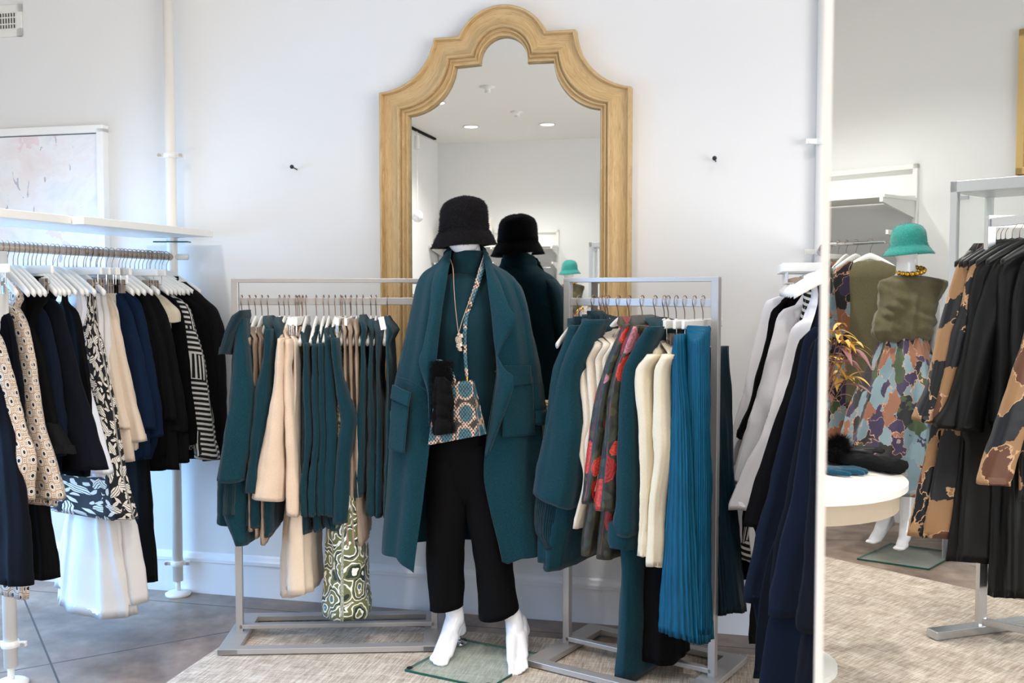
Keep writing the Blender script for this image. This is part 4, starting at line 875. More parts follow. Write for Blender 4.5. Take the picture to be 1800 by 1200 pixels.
strip('lapel', [(793, 440), (791, 460), (784, 500), (776, 550), (769, 610), (764, 660), (758, 700), (756, 750)], [(784, 446), (770, 464), (760, 500), (754, 560), (744, 610), (738, 640), (752, 690), (755, 745)], [3.87, 3.83, 3.775, 3.745, 3.735, 3.735, 3.74, 3.745], [3.89, 3.85, 3.78, 3.74, 3.735, 3.735, 3.735, 3.74], wave=.016)
strip('lapel', [(850, 438), (852, 460), (858, 500), (864, 550), (869, 600), (872, 625), (874, 645), (873, 675), (868, 710), (860, 755), (853, 800)],
               [(857, 444), (868, 470), (882, 508), (897, 542), (907, 560), (888, 596), (874, 618), (886, 648), (904, 668), (890, 716), (862, 790)],
               [3.87, 3.83, 3.775, 3.745, 3.735, 3.74, 3.75, 3.745, 3.74, 3.745, 3.75], [3.88, 3.85, 3.77, 3.72, 3.705, 3.72, 3.73, 3.705, 3.70, 3.72, 3.745], wave=.014, m=110)
# stand collar at the nape
strip('collar', [(783, 441), (800, 428), (822, 424), (842, 428), (853, 437)], [(776, 462), (796, 462), (822, 462), (846, 462), (862, 462)], [3.89, 3.97, 3.99, 3.97, 3.89], [3.89, 3.975, 4.0, 3.975, 3.89], m=30)
for nm, rws, cpy in (('sleeve', [(488, 742, 764, 3.9, .05), (510, 732, 760, 3.9, .07), (560, 720, 750, 3.9, .075), (620, 706, 738, 3.9, .075), (680, 694, 726, 3.9, .07), (738, 688, 716, 3.9, .065)], (722, 686, 716, 742)),
                     ('sleeve', [(486, 884, 903, 3.9, .05), (508, 890, 920, 3.9, .07), (560, 904, 933, 3.9, .075), (620, 914, 944, 3.9, .075), (680, 924, 954, 3.9, .072), (738, 934, 960, 3.9, .068)], (718, 931, 962, 742))):
    ploft(rws, B, seed=11, amp=.004, n=48, m=30, ex=1, k=5).build(nm, M['teal_wool'], cr, smooth=True)
    ploft([(cpy[0], cpy[1], cpy[2], 3.9, .075), (cpy[3], cpy[1] + 1, cpy[2] + 1, 3.9, .075)], B, seed=12, amp=.001, n=40, m=6, ex=1).build('sleeve_cuff', M['teal_wool'], cr, smooth=True)
# pockets with flaps and the raised seams
def patch(name, P, Y0, th=.006, seed=0):
    a, b3, c, d = [[W(x, y, Y) - B for x, y, Y in P][i] for i in range(4)]
    rws = [[tuple(a.lerp(d, t_)), tuple(a.lerp(d, t_).lerp(b3.lerp(c, t_), .5) + Vector((0, -.006, 0))), tuple(b3.lerp(c, t_))] for t_ in (0, .33, .66, 1)]
    return sheet(rws, 16, 12, lambda g, s_: 0).build(name, M['teal_wool'], cr, smooth=True, solid=th, recalc=False)
patch('pocket', [(690, 700, 3.80), (718, 712, 3.752), (710, 796, 3.755), (684, 788, 3.80)], 0, .008)
patch('pocket_flap', [(691, 676, 3.79), (722, 690, 3.745), (717, 714, 3.74), (688, 700, 3.79)], 0, .010)
patch('pocket', [(884, 668, 3.748), (936, 662, 3.83), (940, 764, 3.83), (884, 768, 3.75)], 0, .008)
patch('pocket_flap', [(884, 642, 3.742), (932, 642, 3.82), (934, 674, 3.82), (884, 680, 3.742)], 0, .010)
def seam(P): MB().tube(catmull([tuple(W(*p) - B) for p in P], 20), .0022, 6).build('seam', M['teal_wool'], cr, smooth=True)
seam([(696, 662, 3.83), (712, 666, 3.765), (734, 676, 3.748), (757, 692, 3.745)]); seam([(870, 652, 3.752), (880, 658, 3.745), (900, 650, 3.76), (932, 645, 3.83)])
# hat
def bucket_hat(name, label, mat, prof, cpx, cy, Y, tilt, B_, fuzz, rx=1.0, seedv=5):
    h = root(name, label, 'hat', B_); m = MB(); n = 56; rnd = random.Random(seedv); rings = []
    for py, hw in prof:
        c = W(cpx, py, Y) - B_; r = hw * Y / F; rings.append([(c.x + r * math.cos(q), c.y + r * rx * math.sin(q), c.z + tilt * r * math.cos(q) + .002 * math.sin(3 * q)) for q in [2 * math.pi * i / n for i in range(n)]])
    m.loft(rings, (True, False)); m.build('felt', M[mat], h, smooth=True, recalc=False); m = MB()
    for i in range(fuzz):
        k_ = rnd.uniform(0, len(rings) - 1.01); a = int(k_); f_ = k_ - a; j = rnd.randrange(n); p = Vector(rings[a][j]).lerp(Vector(rings[a + 1][j]), f_).lerp(Vector(rings[a][(j + 1) % n]).lerp(Vector(rings[a + 1][(j + 1) % n]), f_), rnd.random())
        c = W(cpx, prof[a][0], Y) - B_; o_ = (p - Vector((c.x, c.y, p.z - .02))).normalized()
        d = (o_ * .6 + Vector((rnd.uniform(-1, 1), rnd.uniform(-1, 1), rnd.uniform(-1.2, .5)))).normalized(); e = o_.cross(d).normalized() * .0006; L = rnd.uniform(.004, .009)
        m.add([p - e, p + e, p + (o_ * .4 + d).normalized() * L], [(0, 1, 2)])
    m.build('fuzz', M[mat + '_fuzz'], h, recalc=False); return h
HP = [(346, 4), (347, 16), (350, 26), (356, 35), (366, 40.5), (380, 42.5), (395, 43.2), (402, 43.6), (404.5, 42.2), (406, 42), (408.5, 44.5), (412, 47.5), (420, 52), (432, 57.5), (433.5, 57), (431, 54), (418, 46), (408, 41)]
bucket_hat('bucket_hat', 'fuzzy black bucket hat on the mannequin before the oak mirror', 'hat_black', HP, 815.5, 0, 3.9, .07, B, 16000)
m = MB(); c = W(815, 405.5, 3.9) - B; rr = 43.6 * 3.9 / F
# bag
bg = root('crossbody_bag', 'blue and pink snakeskin print bag hanging from strap on the mannequin', 'bag', B)
def quad_box(P, yf, yb_):
    m = MB(); f = [W(x, y, yf) - B for x, y in P]; bk = [v + Vector((0, yb_ - yf, 0)) for v in f]
    uv = [(v.x, v.z) for v in f + bk]; m.add(f + bk, [(0, 1, 2, 3), (7, 6, 5, 4), (0, 4, 5, 1), (1, 5, 6, 2), (2, 6, 7, 3), (3, 7, 4, 0)], uv); return m
quad_box([(752, 783), (841, 766), (830, 669), (766, 676)], 3.715, 3.765).build('body', M['snake_skin'], bg, bevel=.003)
m = MB(); a = [W(x, y, Y) - B for x, y, Y in ((842, 766, 3.715), (856, 762, 3.76), (834, 669, 3.765), (831, 669, 3.715))]; m.add(a + [v + Vector((-.004, .004, 0)) for v in a], [(0, 1, 2, 3), (7, 6, 5, 4), (0, 4, 5, 1), (1, 5, 6, 2), (2, 6, 7, 3), (3, 7, 4, 0)], [(v.y * 2, v.z) for v in a] * 2); m.build('gusset', M['snake_skin'], bg)
def ribbon(P, w, th=.0025, n=40):
    pts = [Vector(p) for p in catmull([tuple(W(*p) - B) for p in P], n)]; m = MB(); rings = []; uvs = []; L = 0
    for i, p in enumerate(pts):
        d = (pts[min(i + 1, n - 1)] - pts[max(i - 1, 0)]).normalized(); s_ = d.cross(Vector((0, -1, 0))).normalized(); o_ = Vector((0, -1, 0)); ww = w[0] + (w[1] - w[0]) * i / (n - 1) if isinstance(w, tuple) else w
        if i: L += (p - pts[i - 1]).length
        rings.append([p - s_ * ww / 2, p + s_ * ww / 2, p + s_ * ww / 2 + o_ * th, p - s_ * ww / 2 + o_ * th]); uvs += [(0, L), (ww, L), (ww, L), (0, L)]
    return m.loft(rings, uvs=uvs)
ribbon([(856, 446, 3.86), (850, 462, 3.84), (838, 500, 3.80), (826, 535, 3.785), (819, 560, 3.775), (817, 600, 3.765), (819, 640, 3.755), (821, 663, 3.745)], (.024, .011)).build('shoulder_strap', M['snake_skin'], bg, smooth=True)
ribbon([(761, 638, 3.75), (772, 634, 3.72), (786, 642, 3.71), (795, 656, 3.71), (800, 674, 3.712)], .012).build('handle', M['snake_skin'], bg, smooth=True)
MB().tube([tuple(W(821, 662, 3.745) - B), tuple(W(821, 671, 3.735) - B)], .004, 8).build('clasp', M['gold'], bg)
fm = root('fur_mitten', 'black cable knit mitten with fur hanging in front of the snakeskin bag', 'mitten', B)
fu = ploft([(662, 768, 784, 3.69, .02), (672, 761, 795, 3.69, .026), (700, 758, 797, 3.69, .028), (740, 759, 796, 3.688, .026), (758, 762, 793, 3.688, .022), (762, 766, 788, 3.688, .016)], B, seed=21, amp=.009, n=60, m=50, ex=1, k=8, wob=.022, wr=.05)
fu.build('knit', M['fur_black'], fm, smooth=True)
m = MB(); rnd = random.Random(3)
for i in range(6000):
    q = rnd.uniform(0, 6.28); low = i % 3 == 0; pz = rnd.uniform(670, 762) if low else rnd.uniform(634, 674); c = W(777 + (rnd.uniform(-19, 19) if low else rnd.uniform(-15, 15)), pz, 3.675 if low else 3.70) - B; p = c + Vector((math.cos(q) * .012, math.sin(q) * .012, 0)); d = Vector((rnd.uniform(-1, 1), rnd.uniform(-1, .3), rnd.uniform(-1.5, .3))).normalized(); e = d.cross(Vector((0, 1, .1))).normalized() * .0006
    m.add([p - e, p + e, p + d * .014], [(0, 1, 2)])
m.build('fur_trim', M['fur_black'], fm, recalc=False)
# pendant necklace
nk = root('pendant_necklace', 'long thin cord necklace with crystal cluster pendant on the mannequin', 'necklace', B)
MB().tube(catmull([tuple(W(*p) - B) for p in ((788, 446, 3.88), (796, 470, 3.825), (798, 505, 3.797), (801, 545, 3.775), (806, 586, 3.765))], 24), .0014, 6).tube(catmull([tuple(W(*p) - B) for p in ((806, 586, 3.765), (812, 565, 3.768), (819, 545, 3.775), (834, 505, 3.795), (846, 462, 3.83), (853, 444, 3.87))], 24), .0014, 6).build('cord', M['cord'], nk)
m = MB(); rnd = random.Random(9)
for i in range(22):
    c = W(807 + rnd.uniform(-6, 6) * (1 - i / 40), 588 + i * 1.25, 3.752) - B; m.box(c.x, c.y, c.z, .010, .008, .012, rnd.uniform(0, 3), rnd.uniform(-1, 1))
m.build('pendant', M['stone'], nk, bevel=.001)

# ================================================================== the part of the shop the standing mirror shows
VIRT = True
# back-wall fittings are given in the room's axes of the reflection; vroom maps them behind the glass
def vroom(u, n, z=0.0):
    p = refl(room(u, n, z)); return p
VY = 2 * PHI + TH       # heading (behind the glass) of a thing lined up with the room
def v2u(px, py, off=0.0):                     # pixel in the standing mirror -> (u, z) on the back wall
    n_ = (vroom(0, 1) - vroom(0, 0)); p = hit(px, py, vroom(0, NB + off), n_); q = refl(p); return (q.x * ct - q.y * st, p.z)
VIRT = False
# shelf frame on the back wall, built in room axes
uR, zT = v2u(1614, 293, .02); uR2, zB2 = v2u(1614, 430, .02)
print('back shelf', uR, zT, zB2)
bs = root('wall_shelf_unit', 'white wall shelf with wedge brackets and clothes rail on the far back wall', 'shelf', room(uR, NB), -TH)
UW = uR - UL - .02
def bb(nm, x0, x1, y0, y1, z0, z1, mat='white_plastic', bev=.002): return MB().box((x0 + x1) / 2, (y0 + y1) / 2, (z0 + z1) / 2, x1 - x0, y1 - y0, z1 - z0).build(nm, M[mat], bs, bevel=bev)
bb('upright', -.03, 0, .0, .03, .3, zT + .02); bb('upright', -UW, -UW + .03, 0, .03, .3, zT + .02); bb('top_rail', -UW, 0, 0, .03, zT - .01, zT + .02)
zS = v2u(1595, 388, .02)[1]; print('shelf z', zS)
for x in (-.03, -UW * .5, -UW + .03):
    m = MB(); m.add([(x, 0.02, 1.88), (x, 0.02, 2.02), (x, .42, 1.99), (x, .42, 1.96), (x + .02, 0.02, 1.88), (x + .02, 0.02, 2.02), (x + .02, .42, 1.99), (x + .02, .42, 1.96)], [(0, 1, 2, 3), (7, 6, 5, 4), (0, 4, 5, 1), (1, 5, 6, 2), (2, 6, 7, 3), (3, 7, 4, 0)]); m.build('shelf_bracket', M['white_plastic'], bs)
    m = MB(); m.add([(x, 0.02, 1.70), (x, 0.02, 1.80), (x, .34, 1.80), (x, .34, 1.775), (x + .015, 0.02, 1.70), (x + .015, 0.02, 1.80), (x + .015, .34, 1.80), (x + .015, .34, 1.775)], [(0, 1, 2, 3), (7, 6, 5, 4), (0, 4, 5, 1), (1, 5, 6, 2), (2, 6, 7, 3), (3, 7, 4, 0)]); m.build('rail_bracket', M['white_plastic'], bs)
bb('shelf_board', -UW, 0, .02, .42, 1.985, 2.005)
MB().tube([(-UW, .3, 1.73), (-.05, .3, 1.73)], .011, 12).build('clothes_rail', M['chrome'], bs, smooth=True)
VIRT = True
BRa = vroom(uR - .1, NB + .3); BRb = vroom(UL + .1, NB + .3)
BR = Rack((BRa.x, BRa.y), (BRb.x, BRb.y), 1.745, 'on the back wall rail', VY + R(90), VY + R(90))
def bwg(px, short, mat, L, w=.2, th=.03, name='hanging_garment', cat='garment', dyaw=0, smat=None, slv=None, kind=1):
    parts = [('body', mat, 'l', [(-.128, -.075, .075, -.014, .014), (-.15, -.13, .13, -.02, .02), (-.19, -w * .93, w * .93, -th, th), (-.24, -w, w, -th, th), (-.45, -w * .95, w * .95, -th * 1.2, th * 1.2), (-L, -w * 1.1, w * 1.1, -th * 1.8, th * 1.8)], dict(amp=.008, k=8, m=26))]
    if slv:
        for s_ in (-1, 1): parts.append(('sleeve', smat or mat, 'l', [(-.17, s_ * w - .05, s_ * w + .02, -.03, .03), (-.4, s_ * w - .04, s_ * w + .05, -.04, .04), (-slv, s_ * w - .03, s_ * w + .09, -.05, .04)], dict(amp=.006, n=36, m=20)))
    return garment(BR, px, short, parts, kind, cat, name, dyaw=dyaw)
bwg(1530, 'olive sleeveless top facing the mirror', 'olive', 1.0, .21, .05, dyaw=R(-72))
bwg(1505, 'multicoloured camouflage dress beside the olive top', 'camo_multi', 1.25, .2, .035, cat='dress', name='camouflage_dress', dyaw=R(-20))
bwg(1488, 'multicoloured camouflage shirt, next to the dress', 'camo_multi', .9, .2, .03, slv=.6)
bwg(1474, 'orange and blue camouflage skirt', 'camo_multi', 1.1, .18, .03, kind=2, cat='skirt', name='camouflage_skirt')
bwg(1460, 'olive blouse behind camouflage clothes', 'olive', .8, .2, .03, slv=.6)
for i in range(9):
    t_ = .30 + i * .07; O = BR.P0.lerp(BR.P1, t_); nm = ['white blouse', 'black top', 'white shirt', 'grey top', 'black dress', 'white tunic', 'cream shirt', 'black jacket', 'navy shirt'][i]; mt = ['white_cotton', 'black_crepe', 'white_cotton', 'charcoal', 'black_crepe', 'white_cotton', 'pale_cream', 'black_wool', 'navy'][i]
    g = root(kind_of(nm, 'hanging_garment', 'garment')[0], nm + ' on the far back wall rail, seen small in oak mirror', kind_of(nm, 'hanging_garment', 'garment')[1], O, VY + R(90))
    drape([(-.088, -.06, .06, -.012, .012), (-.17, -.2, .2, -.025, .025), (-.8, -.21, .21, -.04, .04)], seed=40 + i, n=40, m=18).build('body', M[mt], g, smooth=True)
    hanger(1, O, VY + R(90), 'white hanger inside the ' + nm + ' on far back wall rail', 'hangers on the back wall rail')
# second mannequin
M2 = at(1590, 962, 5.5); B2 = Vector((M2.x, M2.y, 0)); BX = Vector((M2.x, M2.y, 0)); Y2 = M2.y
mq2 = root('mannequin', 'white mannequin in olive top and patterned skirt, seen in the standing mirror', 'mannequin', BX)
m = MB(); q2 = lambda px, py, dy=0: W(px, py, Y2 + dy) - BX
def caps(m, L): capsules(m, [(q2(*p[:3]), p[3]) for p in L])
caps(m, [(1562, 800, 0, .06), (1566, 860, 0, .052), (1557, 905, 0, .038), (1545, 935, -.06, .032), (1532, 950, -.12, .022)]); caps(m, [(1558, 903, .02, .035), (1566, 918, .05, .026)]); caps(m, [(1564, 915, .02, .028), (1546, 944, -.08, .022)])
caps(m, [(1600, 800, -.05, .06), (1596, 870, -.08, .05), (1594, 915, -.12, .038), (1590, 945, -.18, .033), (1580, 962, -.25, .022)]); caps(m, [(1596, 912, -.1, .036), (1600, 935, -.06, .028)])
for i in range(4): caps(m, [(1585 + i * 3, 955 + i, -.22, .014), (1572 + i * 5, 963 + i * .6, -.28, .011)]); caps(m, [(1538 + i * 3, 946 + i, -.1, .013), (1523 + i * 4, 951 + i, -.15, .010)])
m.ball(q2(1592, 640), (.12, .09, .16)); m.ball(q2(1598, 535), (.15, .085, .2)); caps(m, [(1592, 488, 0, .055), (1592, 460, 0, .05)]); m.ball(q2(1592, 430, 0), (.073, .09, .105), 20, 14); m.ball(q2(1591, 446, -.015), (.058, .056, .05), 20, 14)
caps(m, [(1568, 510, 0, .035), (1592, 500, 0, .05), (1646, 502, 0, .045), (1650, 560, 0, .042), (1640, 640, .02, .035), (1632, 700, 0, .03)]);
m.build('body', M['white_gloss'], mq2, remesh=.007)
gp = [at(1486, 962, 5.62) - BX, at(1560, 942, 5.9) - BX, at(1640, 972, 5.42) - BX]
m = MB(); gp = [Vector((p.x, p.y, 0)) for p in gp]; gp = [Vector((-.34, -.22, 0)), Vector((-.04, -.42, 0)), Vector((.26, -.1, 0)), Vector((-.04, .1, 0))]
m.add([(p.x, p.y, z) for z in (.0005, .0085) for p in gp], [(0, 1, 2, 3), (7, 6, 5, 4), (0, 4, 5, 1), (1, 5, 6, 2), (2, 6, 7, 3), (3, 7, 4, 0)]); m.build('glass_base', M['base_glass'], mq2)
m = MB()
for i in range(4): m.bar(gp[i] + Vector((0, 0, .0045)), gp[(i + 1) % 4] + Vector((0, 0, .0045)), .004, .009)
m.build('base_edge', M['glass_edge'], mq2)
P2 = lambda rows, **k: drape([prow(r[0], r[1], r[2], Y2 + r[3], r[4], BX) for r in rows], **k)
tp = root('sleeveless_top', 'olive sleeveless top worn by the mannequin seen in the standing mirror', 'top', BX)
P2([(484, 1572, 1616, 0, .06), (488, 1560, 1640, 0, .07), (494, 1544, 1664, 0, .085), (530, 1545, 1648, 0, .12), (560, 1540, 1642, 0, .13), (580, 1536, 1640, 0, .135), (594, 1544, 1634, 0, .12), (600, 1554, 1626, 0, .10)], seed=31, amp=.016, n=90, m=50, ex=1, k=9, hem=.008, wr=.06).build('body', M['olive'], tp, smooth=True)
skt = root('patterned_skirt', 'pleated multicoloured camouflage skirt on the mannequin seen in standing mirror', 'skirt', BX)
P2([(584, 1556, 1626, 0, .1), (592, 1554, 1628, 0, .1)], seed=32, amp=0, n=60, m=6, ex=1).build('waistband', M['camo_multi'], skt, smooth=True)
P2([(592, 1554, 1628, 0, .11), (640, 1536, 1640, 0, .18), (700, 1512, 1650, 0, .24), (780, 1488, 1658, 0, .3), (846, 1470, 1664, 0, .33)], seed=33, amp=.05, n=120, m=40, ex=1, k=9, hem=.02).build('pleats', M['camo_multi'], skt, smooth=True)
H2P = [(393, 3), (394, 12), (396, 18), (400, 24), (408, 28.5), (418, 30), (428, 31), (431, 31), (434, 33), (440, 38), (447, 42.5), (448, 42), (446, 40), (436, 33), (430, 29)]
bucket_hat('bucket_hat', 'fuzzy teal green bucket hat on the mannequin seen in the standing mirror', 'hat_teal', H2P, 1597, 0, Y2, .06, BX, 5000)
bn = root('bead_necklace', 'chunky gold bead necklace on the mannequin seen in the standing mirror', 'necklace', BX); m = MB()
for i in range(17):
    q = 2 * math.pi * i / 17; c = q2(1600, 476); m.ball((c.x + .068 * math.cos(q), c.y + .066 * math.sin(q) - .01, c.z + .016 * math.sin(q) + .010 * math.cos(q)), .0145, 12, 8)
m.build('bead', M['gold'], bn, smooth=True)
# round table
TC = Vector((1.0, 3.76)); tb = root('round_table', 'white round table with gloves and flowers, seen in the standing mirror', 'table', (TC.x, TC.y, 0))
tr_ = .475
MB().lathe([(tr_ - .01, .72), (tr_, .725), (tr_, .748), (tr_ - .006, .75)], 72).build('tabletop', M['table_top'], tb, smooth=False)
MB().lathe([(tr_ - .03, .65), (tr_ - .03, .719)], 72).build('apron', M['table_skirt'], tb)
MB().lathe([(.03, .05), (.035, .64)], 24).build('column', M['white_plastic'], tb); MB().lathe([(.24, .0), (.24, .03), (.05, .05)], 32).build('foot', M['white_plastic'], tb)
tf = lambda px, py, z=.75: (lambda p: p)(hit(px, py, (0, 0, z), Vector((0, 0, 1))))
def glove(name, label, mat, px, py, yaw, s_=1.0, cuffl=.07):
    p = tf(px, py); g = root(name, label, 'gloves', (p.x, p.y, .7505), yaw); m = MB()
    m.ball((0, 0, .014), (.05 * s_, .042 * s_, .014)); 
    for i, (dy, L) in enumerate(((-.032, .06), (-.011, .078), (.011, .08), (.032, .068))):
        capsules(m, [(Vector((.03, dy, .013)), .0115), (Vector((.05 + L * .5, dy * 1.1, .016)), .0105), (Vector((.045 + L, dy * 1.25, .011)), .0095)])
    capsules(m, [(Vector((-.01, -.04, .013)), .012), (Vector((.03, -.066, .013)), .0105), (Vector((.05, -.07, .011)), .0095)]); m.loft([[(x, .03 * math.cos(a), .014 + .012 * math.sin(a)) for a in [2 * math.pi * k / 14 for k in range(14)]] for x in (-.04 - cuffl, -.03)])
    m.build('hand', M[mat], g, remesh=.003)
    return g
glove('glove', 'dark teal knitted glove lying on the white round table', 'glove_teal', 1462, 832, R(-8))
glove('glove', 'black leather glove lying behind the fur on the white round table', 'black_satin', 1500, 796, R(2), 1.1)
p = tf(1476, 816); fg = root('fur_scarf', 'black fur pompom with dark knitted scarf on the white round table', 'scarf', (p.x, p.y, .752))
def scl(m): return m
pe_ = tf(1582, 834) - tf(1476, 816); pe_.z = 0
m = MB(); rings = []
for i in range(28):
    t_ = i / 27; c = pe_ * t_; d = pe_.normalized(); s_ = Vector((-d.y, d.x, 0)); w_ = sm(.04, .055, t_); ring_ = []
    for k in range(32):
        a = 2 * math.pi * k / 32; h = .026 * (1 + .12 * math.sin(k * 2.4)); ring_.append(c + s_ * (w_ * math.cos(a)) + Vector((0, 0, .027 + h * math.sin(a) + .002 * math.sin(t_ * 30 + k))))
    rings.append(ring_)
m.loft(rings).build('knit', M['charcoal'], fg, smooth=True)
m = MB(); m.ball((-.01, 0, .05), .048); rnd = random.Random(4)
for i in range(5000):
    d = Vector((rnd.gauss(0, 1), rnd.gauss(0, 1), rnd.gauss(0.3, 1))).normalized(); p = Vector((-.01, 0, .05)) + d * .046; e = d.cross(Vector((.3, .2, .9))).normalized() * .0008; q_ = p + (d + Vector((rnd.gauss(0, .4), rnd.gauss(0, .4), -.3))).normalized() * rnd.uniform(.02, .05); q_.z = max(q_.z, .001)
    m.add([p - e, p + e, q_], [(0, 1, 2)])
m.build('fur_pompom', M['fur_black'], fg, recalc=False)
# flowers in a vase
p = tf(1424, 815); fl = root('dried_flowers', 'yellow and mauve leaved dried flower bouquet in vase on the round table', 'flowers', (p.x, p.y, .7505))
MB().lathe([(.04, 0), (.06, .06), (.055, .14), (.03, .2), (.035, .22)], 32, cap=(True, False)).build('vase', M['white_gloss'], fl, smooth=True)
def leaf(m, p, d, L, w_, droop, up=Vector((0, 0, 1))):
    d = d.normalized(); s_ = d.cross(up).normalized(); n = 9; l_, r_ = [], []
    pp = Vector(p)
    for i in range(n + 1):
        t_ = i / n; ww = w_ * math.sin(math.pi * min(1, t_ ** .8)) * .5 + .0004; l_.append(pp - s_ * ww + Vector((0, 0, ww * .4))); r_.append(pp + s_ * ww + Vector((0, 0, ww * .4)))
        l_[-1], r_[-1] = tuple(l_[-1]), tuple(r_[-1]); dd = (d + Vector((0, 0, -droop * t_ * 2))).normalized(); mid = pp; pp = pp + dd * (L / n)
    vs = []; 
    for a, b_ in zip(l_, r_): vs += [a, ((a[0] + b_[0]) / 2, (a[1] + b_[1]) / 2, (a[2] + b_[2]) / 2 - .3 * abs(a[0] - b_[0])), b_]
    m.add(vs, [f for i in range(n) for f in ((3 * i, 3 * i + 1, 3 * i + 4, 3 * i + 3), (3 * i + 1, 3 * i + 2, 3 * i + 5, 3 * i + 4))])
rnd = random.Random(12); my = MB(); mm_ = MB(); ms = MB()
for i in range(17):
    q = rnd.uniform(0, 6.28); tip = Vector((math.cos(q) * rnd.uniform(.03, .17), math.sin(q) * rnd.uniform(.03, .15), rnd.uniform(.28, .56))); mid = tip * .5 + Vector((0, 0, .05)); ms.tube(catmull([(0, 0, .1), tuple(mid), tuple(tip)], 10), .002, 6)
    for k in range(7):
        a = q + rnd.uniform(-1.8, 1.8); d = Vector((math.cos(a), math.sin(a), rnd.uniform(-.1, .9))); st_ = Vector((0, 0, .1)).lerp(tip, rnd.uniform(.6, 1))
        if (i + k) % 5 < 3: leaf(my, tip, d, rnd.uniform(.08, .13), .022, rnd.uniform(.4, 1.1))
        else: leaf(mm_, st_, d, rnd.uniform(.09, .15), .026, rnd.uniform(.5, 1.2))
    for k in range(8): ms.ball(tuple(tip + Vector((rnd.gauss(0, .014), rnd.gauss(0, .014), rnd.gauss(.01, .012)))), .003, 6, 5)
ms.build('stem', M['plant_stem'], fl); my.build('petal', M['plant_yellow'], fl, smooth=True, recalc=False); mm_.build('leaf', M['plant_mauve'], fl, smooth=True, recalc=False)
# glass cabinet against the back wall
ca = at(1676, 480, 5.3); cab0 = Vector((ca.x, ca.y, 0)); u_ = Vector((math.cos(R(-48.5)), math.sin(R(-48.5)), 0)); cb = root('display_cabinet', 'glass display cabinet with silver frame behind the black coats', 'cabinet', cab0, R(-48.5))
CW, CD, CH = 1.15, .42, 2.02; e_ = .038
for x in (0, CW):
    for y in (0, CD): MB().box(x, y, CH / 2, e_, e_, CH).build('post', M['cabinet_alu'], cb, bevel=.003)
MB().box(CW / 2, CD / 2, CH - .03, CW + e_, CD + e_, .06).build('top', M['cabinet_alu'], cb, bevel=.003); MB().box(CW / 2, CD / 2, .15, CW + e_, CD + e_, .3).build('base', M['cabinet_alu'], cb)
for nm, c_, s__ in (('side_glass', (0, CD / 2), (.005, CD - e_)), ('side_glass', (CW, CD / 2), (.005, CD - e_)), ('door_glass', (CW / 2, 0), (CW - e_, .005))): MB().box(c_[0], c_[1], 1.13, s__[0], s__[1], 1.64).build(nm, M['pane_glass'], cb)
for z in (.8, 1.3): MB().box(CW / 2, CD / 2, z, CW - .05, CD - .05, .006).build('glass_shelf', M['pane_glass'], cb)
MB().box(.05, -.004, CH - .09, .045, .01, .02).build('hinge', M['chrome'], cb)
MB().lathe([(.028, CH - .064), (.03, CH - .0605)], 20, (.48, .2, 0)).build('cabinet_lamp', M['lamp_disc'], cb)
# picture in gold frame on back wall
ug, zg = v2u(1787, 308, .02); ug2, zg2 = v2u(1796, 52, .02); VIRT = False
gf = root('gold_framed_picture', 'picture in thin gold frame high on back wall, seen in standing mirror', 'picture', room(ug, NB), -TH)
Hh = zg2 - zg; Ww = .8; print('gold', ug, zg, zg2)
for x0, x1, z0, z1 in ((0, .04, 0, Hh), (Ww - .04, Ww, 0, Hh), (0, Ww, 0, .04), (0, Ww, Hh - .04, Hh)): MB().box((x0 + x1) / 2, .02, zg + (z0 + z1) / 2, x1 - x0, .04, z1 - z0).build('frame', M['gold_frame'], gf, bevel=.003)
MB().box(Ww / 2, .012, zg + Hh / 2, Ww - .06, .01, Hh - .06).build('canvas', M['abstract_paint'], gf)
VIRT = True
# black coat rack
RC = Rack((2.03, 4.22), (2.12, 3.3), 1.735, 'on the tall silver rack', R(-6), R(-6))
cr2 = root('clothes_rack', 'tall silver T-foot clothes rack of black coats, seen in the standing mirror', 'clothes rack', (1.97, 4.12, .008), 0)
MB().box(0, 0, .87, .035, .035, 1.72).build('post', M['silver'], cr2, bevel=.002); MB().box(.0, .0, .02, .5, .06, .035, R(18)).build('foot', M['silver'], cr2, bevel=.003)
MB().bar((0, 0, .05), (.5, -.42, .05), .03, .03).build('base_bar', M['silver'], cr2, bevel=.003)
MB().box(.14, -.82, .02, .5, .06, .035, R(18)).build('foot', M['silver'], cr2, bevel=.003); MB().box(.14, -.82, .87, .035, .035, 1.72).build('post', M['silver'], cr2)
MB().bar((0, .02, 1.715), (.14, -.84, 1.715), .03, .035).build('hanging_bar', M['silver'], cr2)
MB().bar((-.01, .0, 1.72), (.45, .02, 1.72), .02, .05).build('hanging_bar', M['silver'], cr2)
sd = lambda *a, **k: side(RC, *a, sgn=-1, kind=3, **k)
sd(1752, 'brown camouflage coat, farthest', 'camo_brown', [(440, 1702), (455, 1690), (470, 1682), (520, 1666), (600, 1646), (680, 1628), (735, 1606)], 740, 950, w=44, sth=(.02, .05), bedge=[(700, 1640), (760, 1634), (860, 1610), (940, 1592)])
sd(1760, 'brown camouflage coat with dark sleeve', 'camo_brown', [(446, 1722), (462, 1706), (520, 1690), (600, 1668), (690, 1648), (735, 1638)], 745, 940, w=44, sth=(.02, .05), bedge=[(700, 1664), (860, 1634), (945, 1618)])
sd(1768, 'black satin jacket, farthest of four', 'black_satin', [(450, 1735), (462, 1722), (480, 1712), (540, 1700), (620, 1686), (700, 1664), (740, 1640)], 750, 900, w=46, sth=(.02, .06), bedge=[(740, 1690), (985, 1660)])
sd(1780, 'black satin jacket, second of four', 'black_satin', [(446, 1760), (466, 1744), (500, 1730), (600, 1704), (700, 1684), (750, 1676)], 756, 900, w=50, sth=(.02, .06), bedge=[(780, 1698), (986, 1682)])
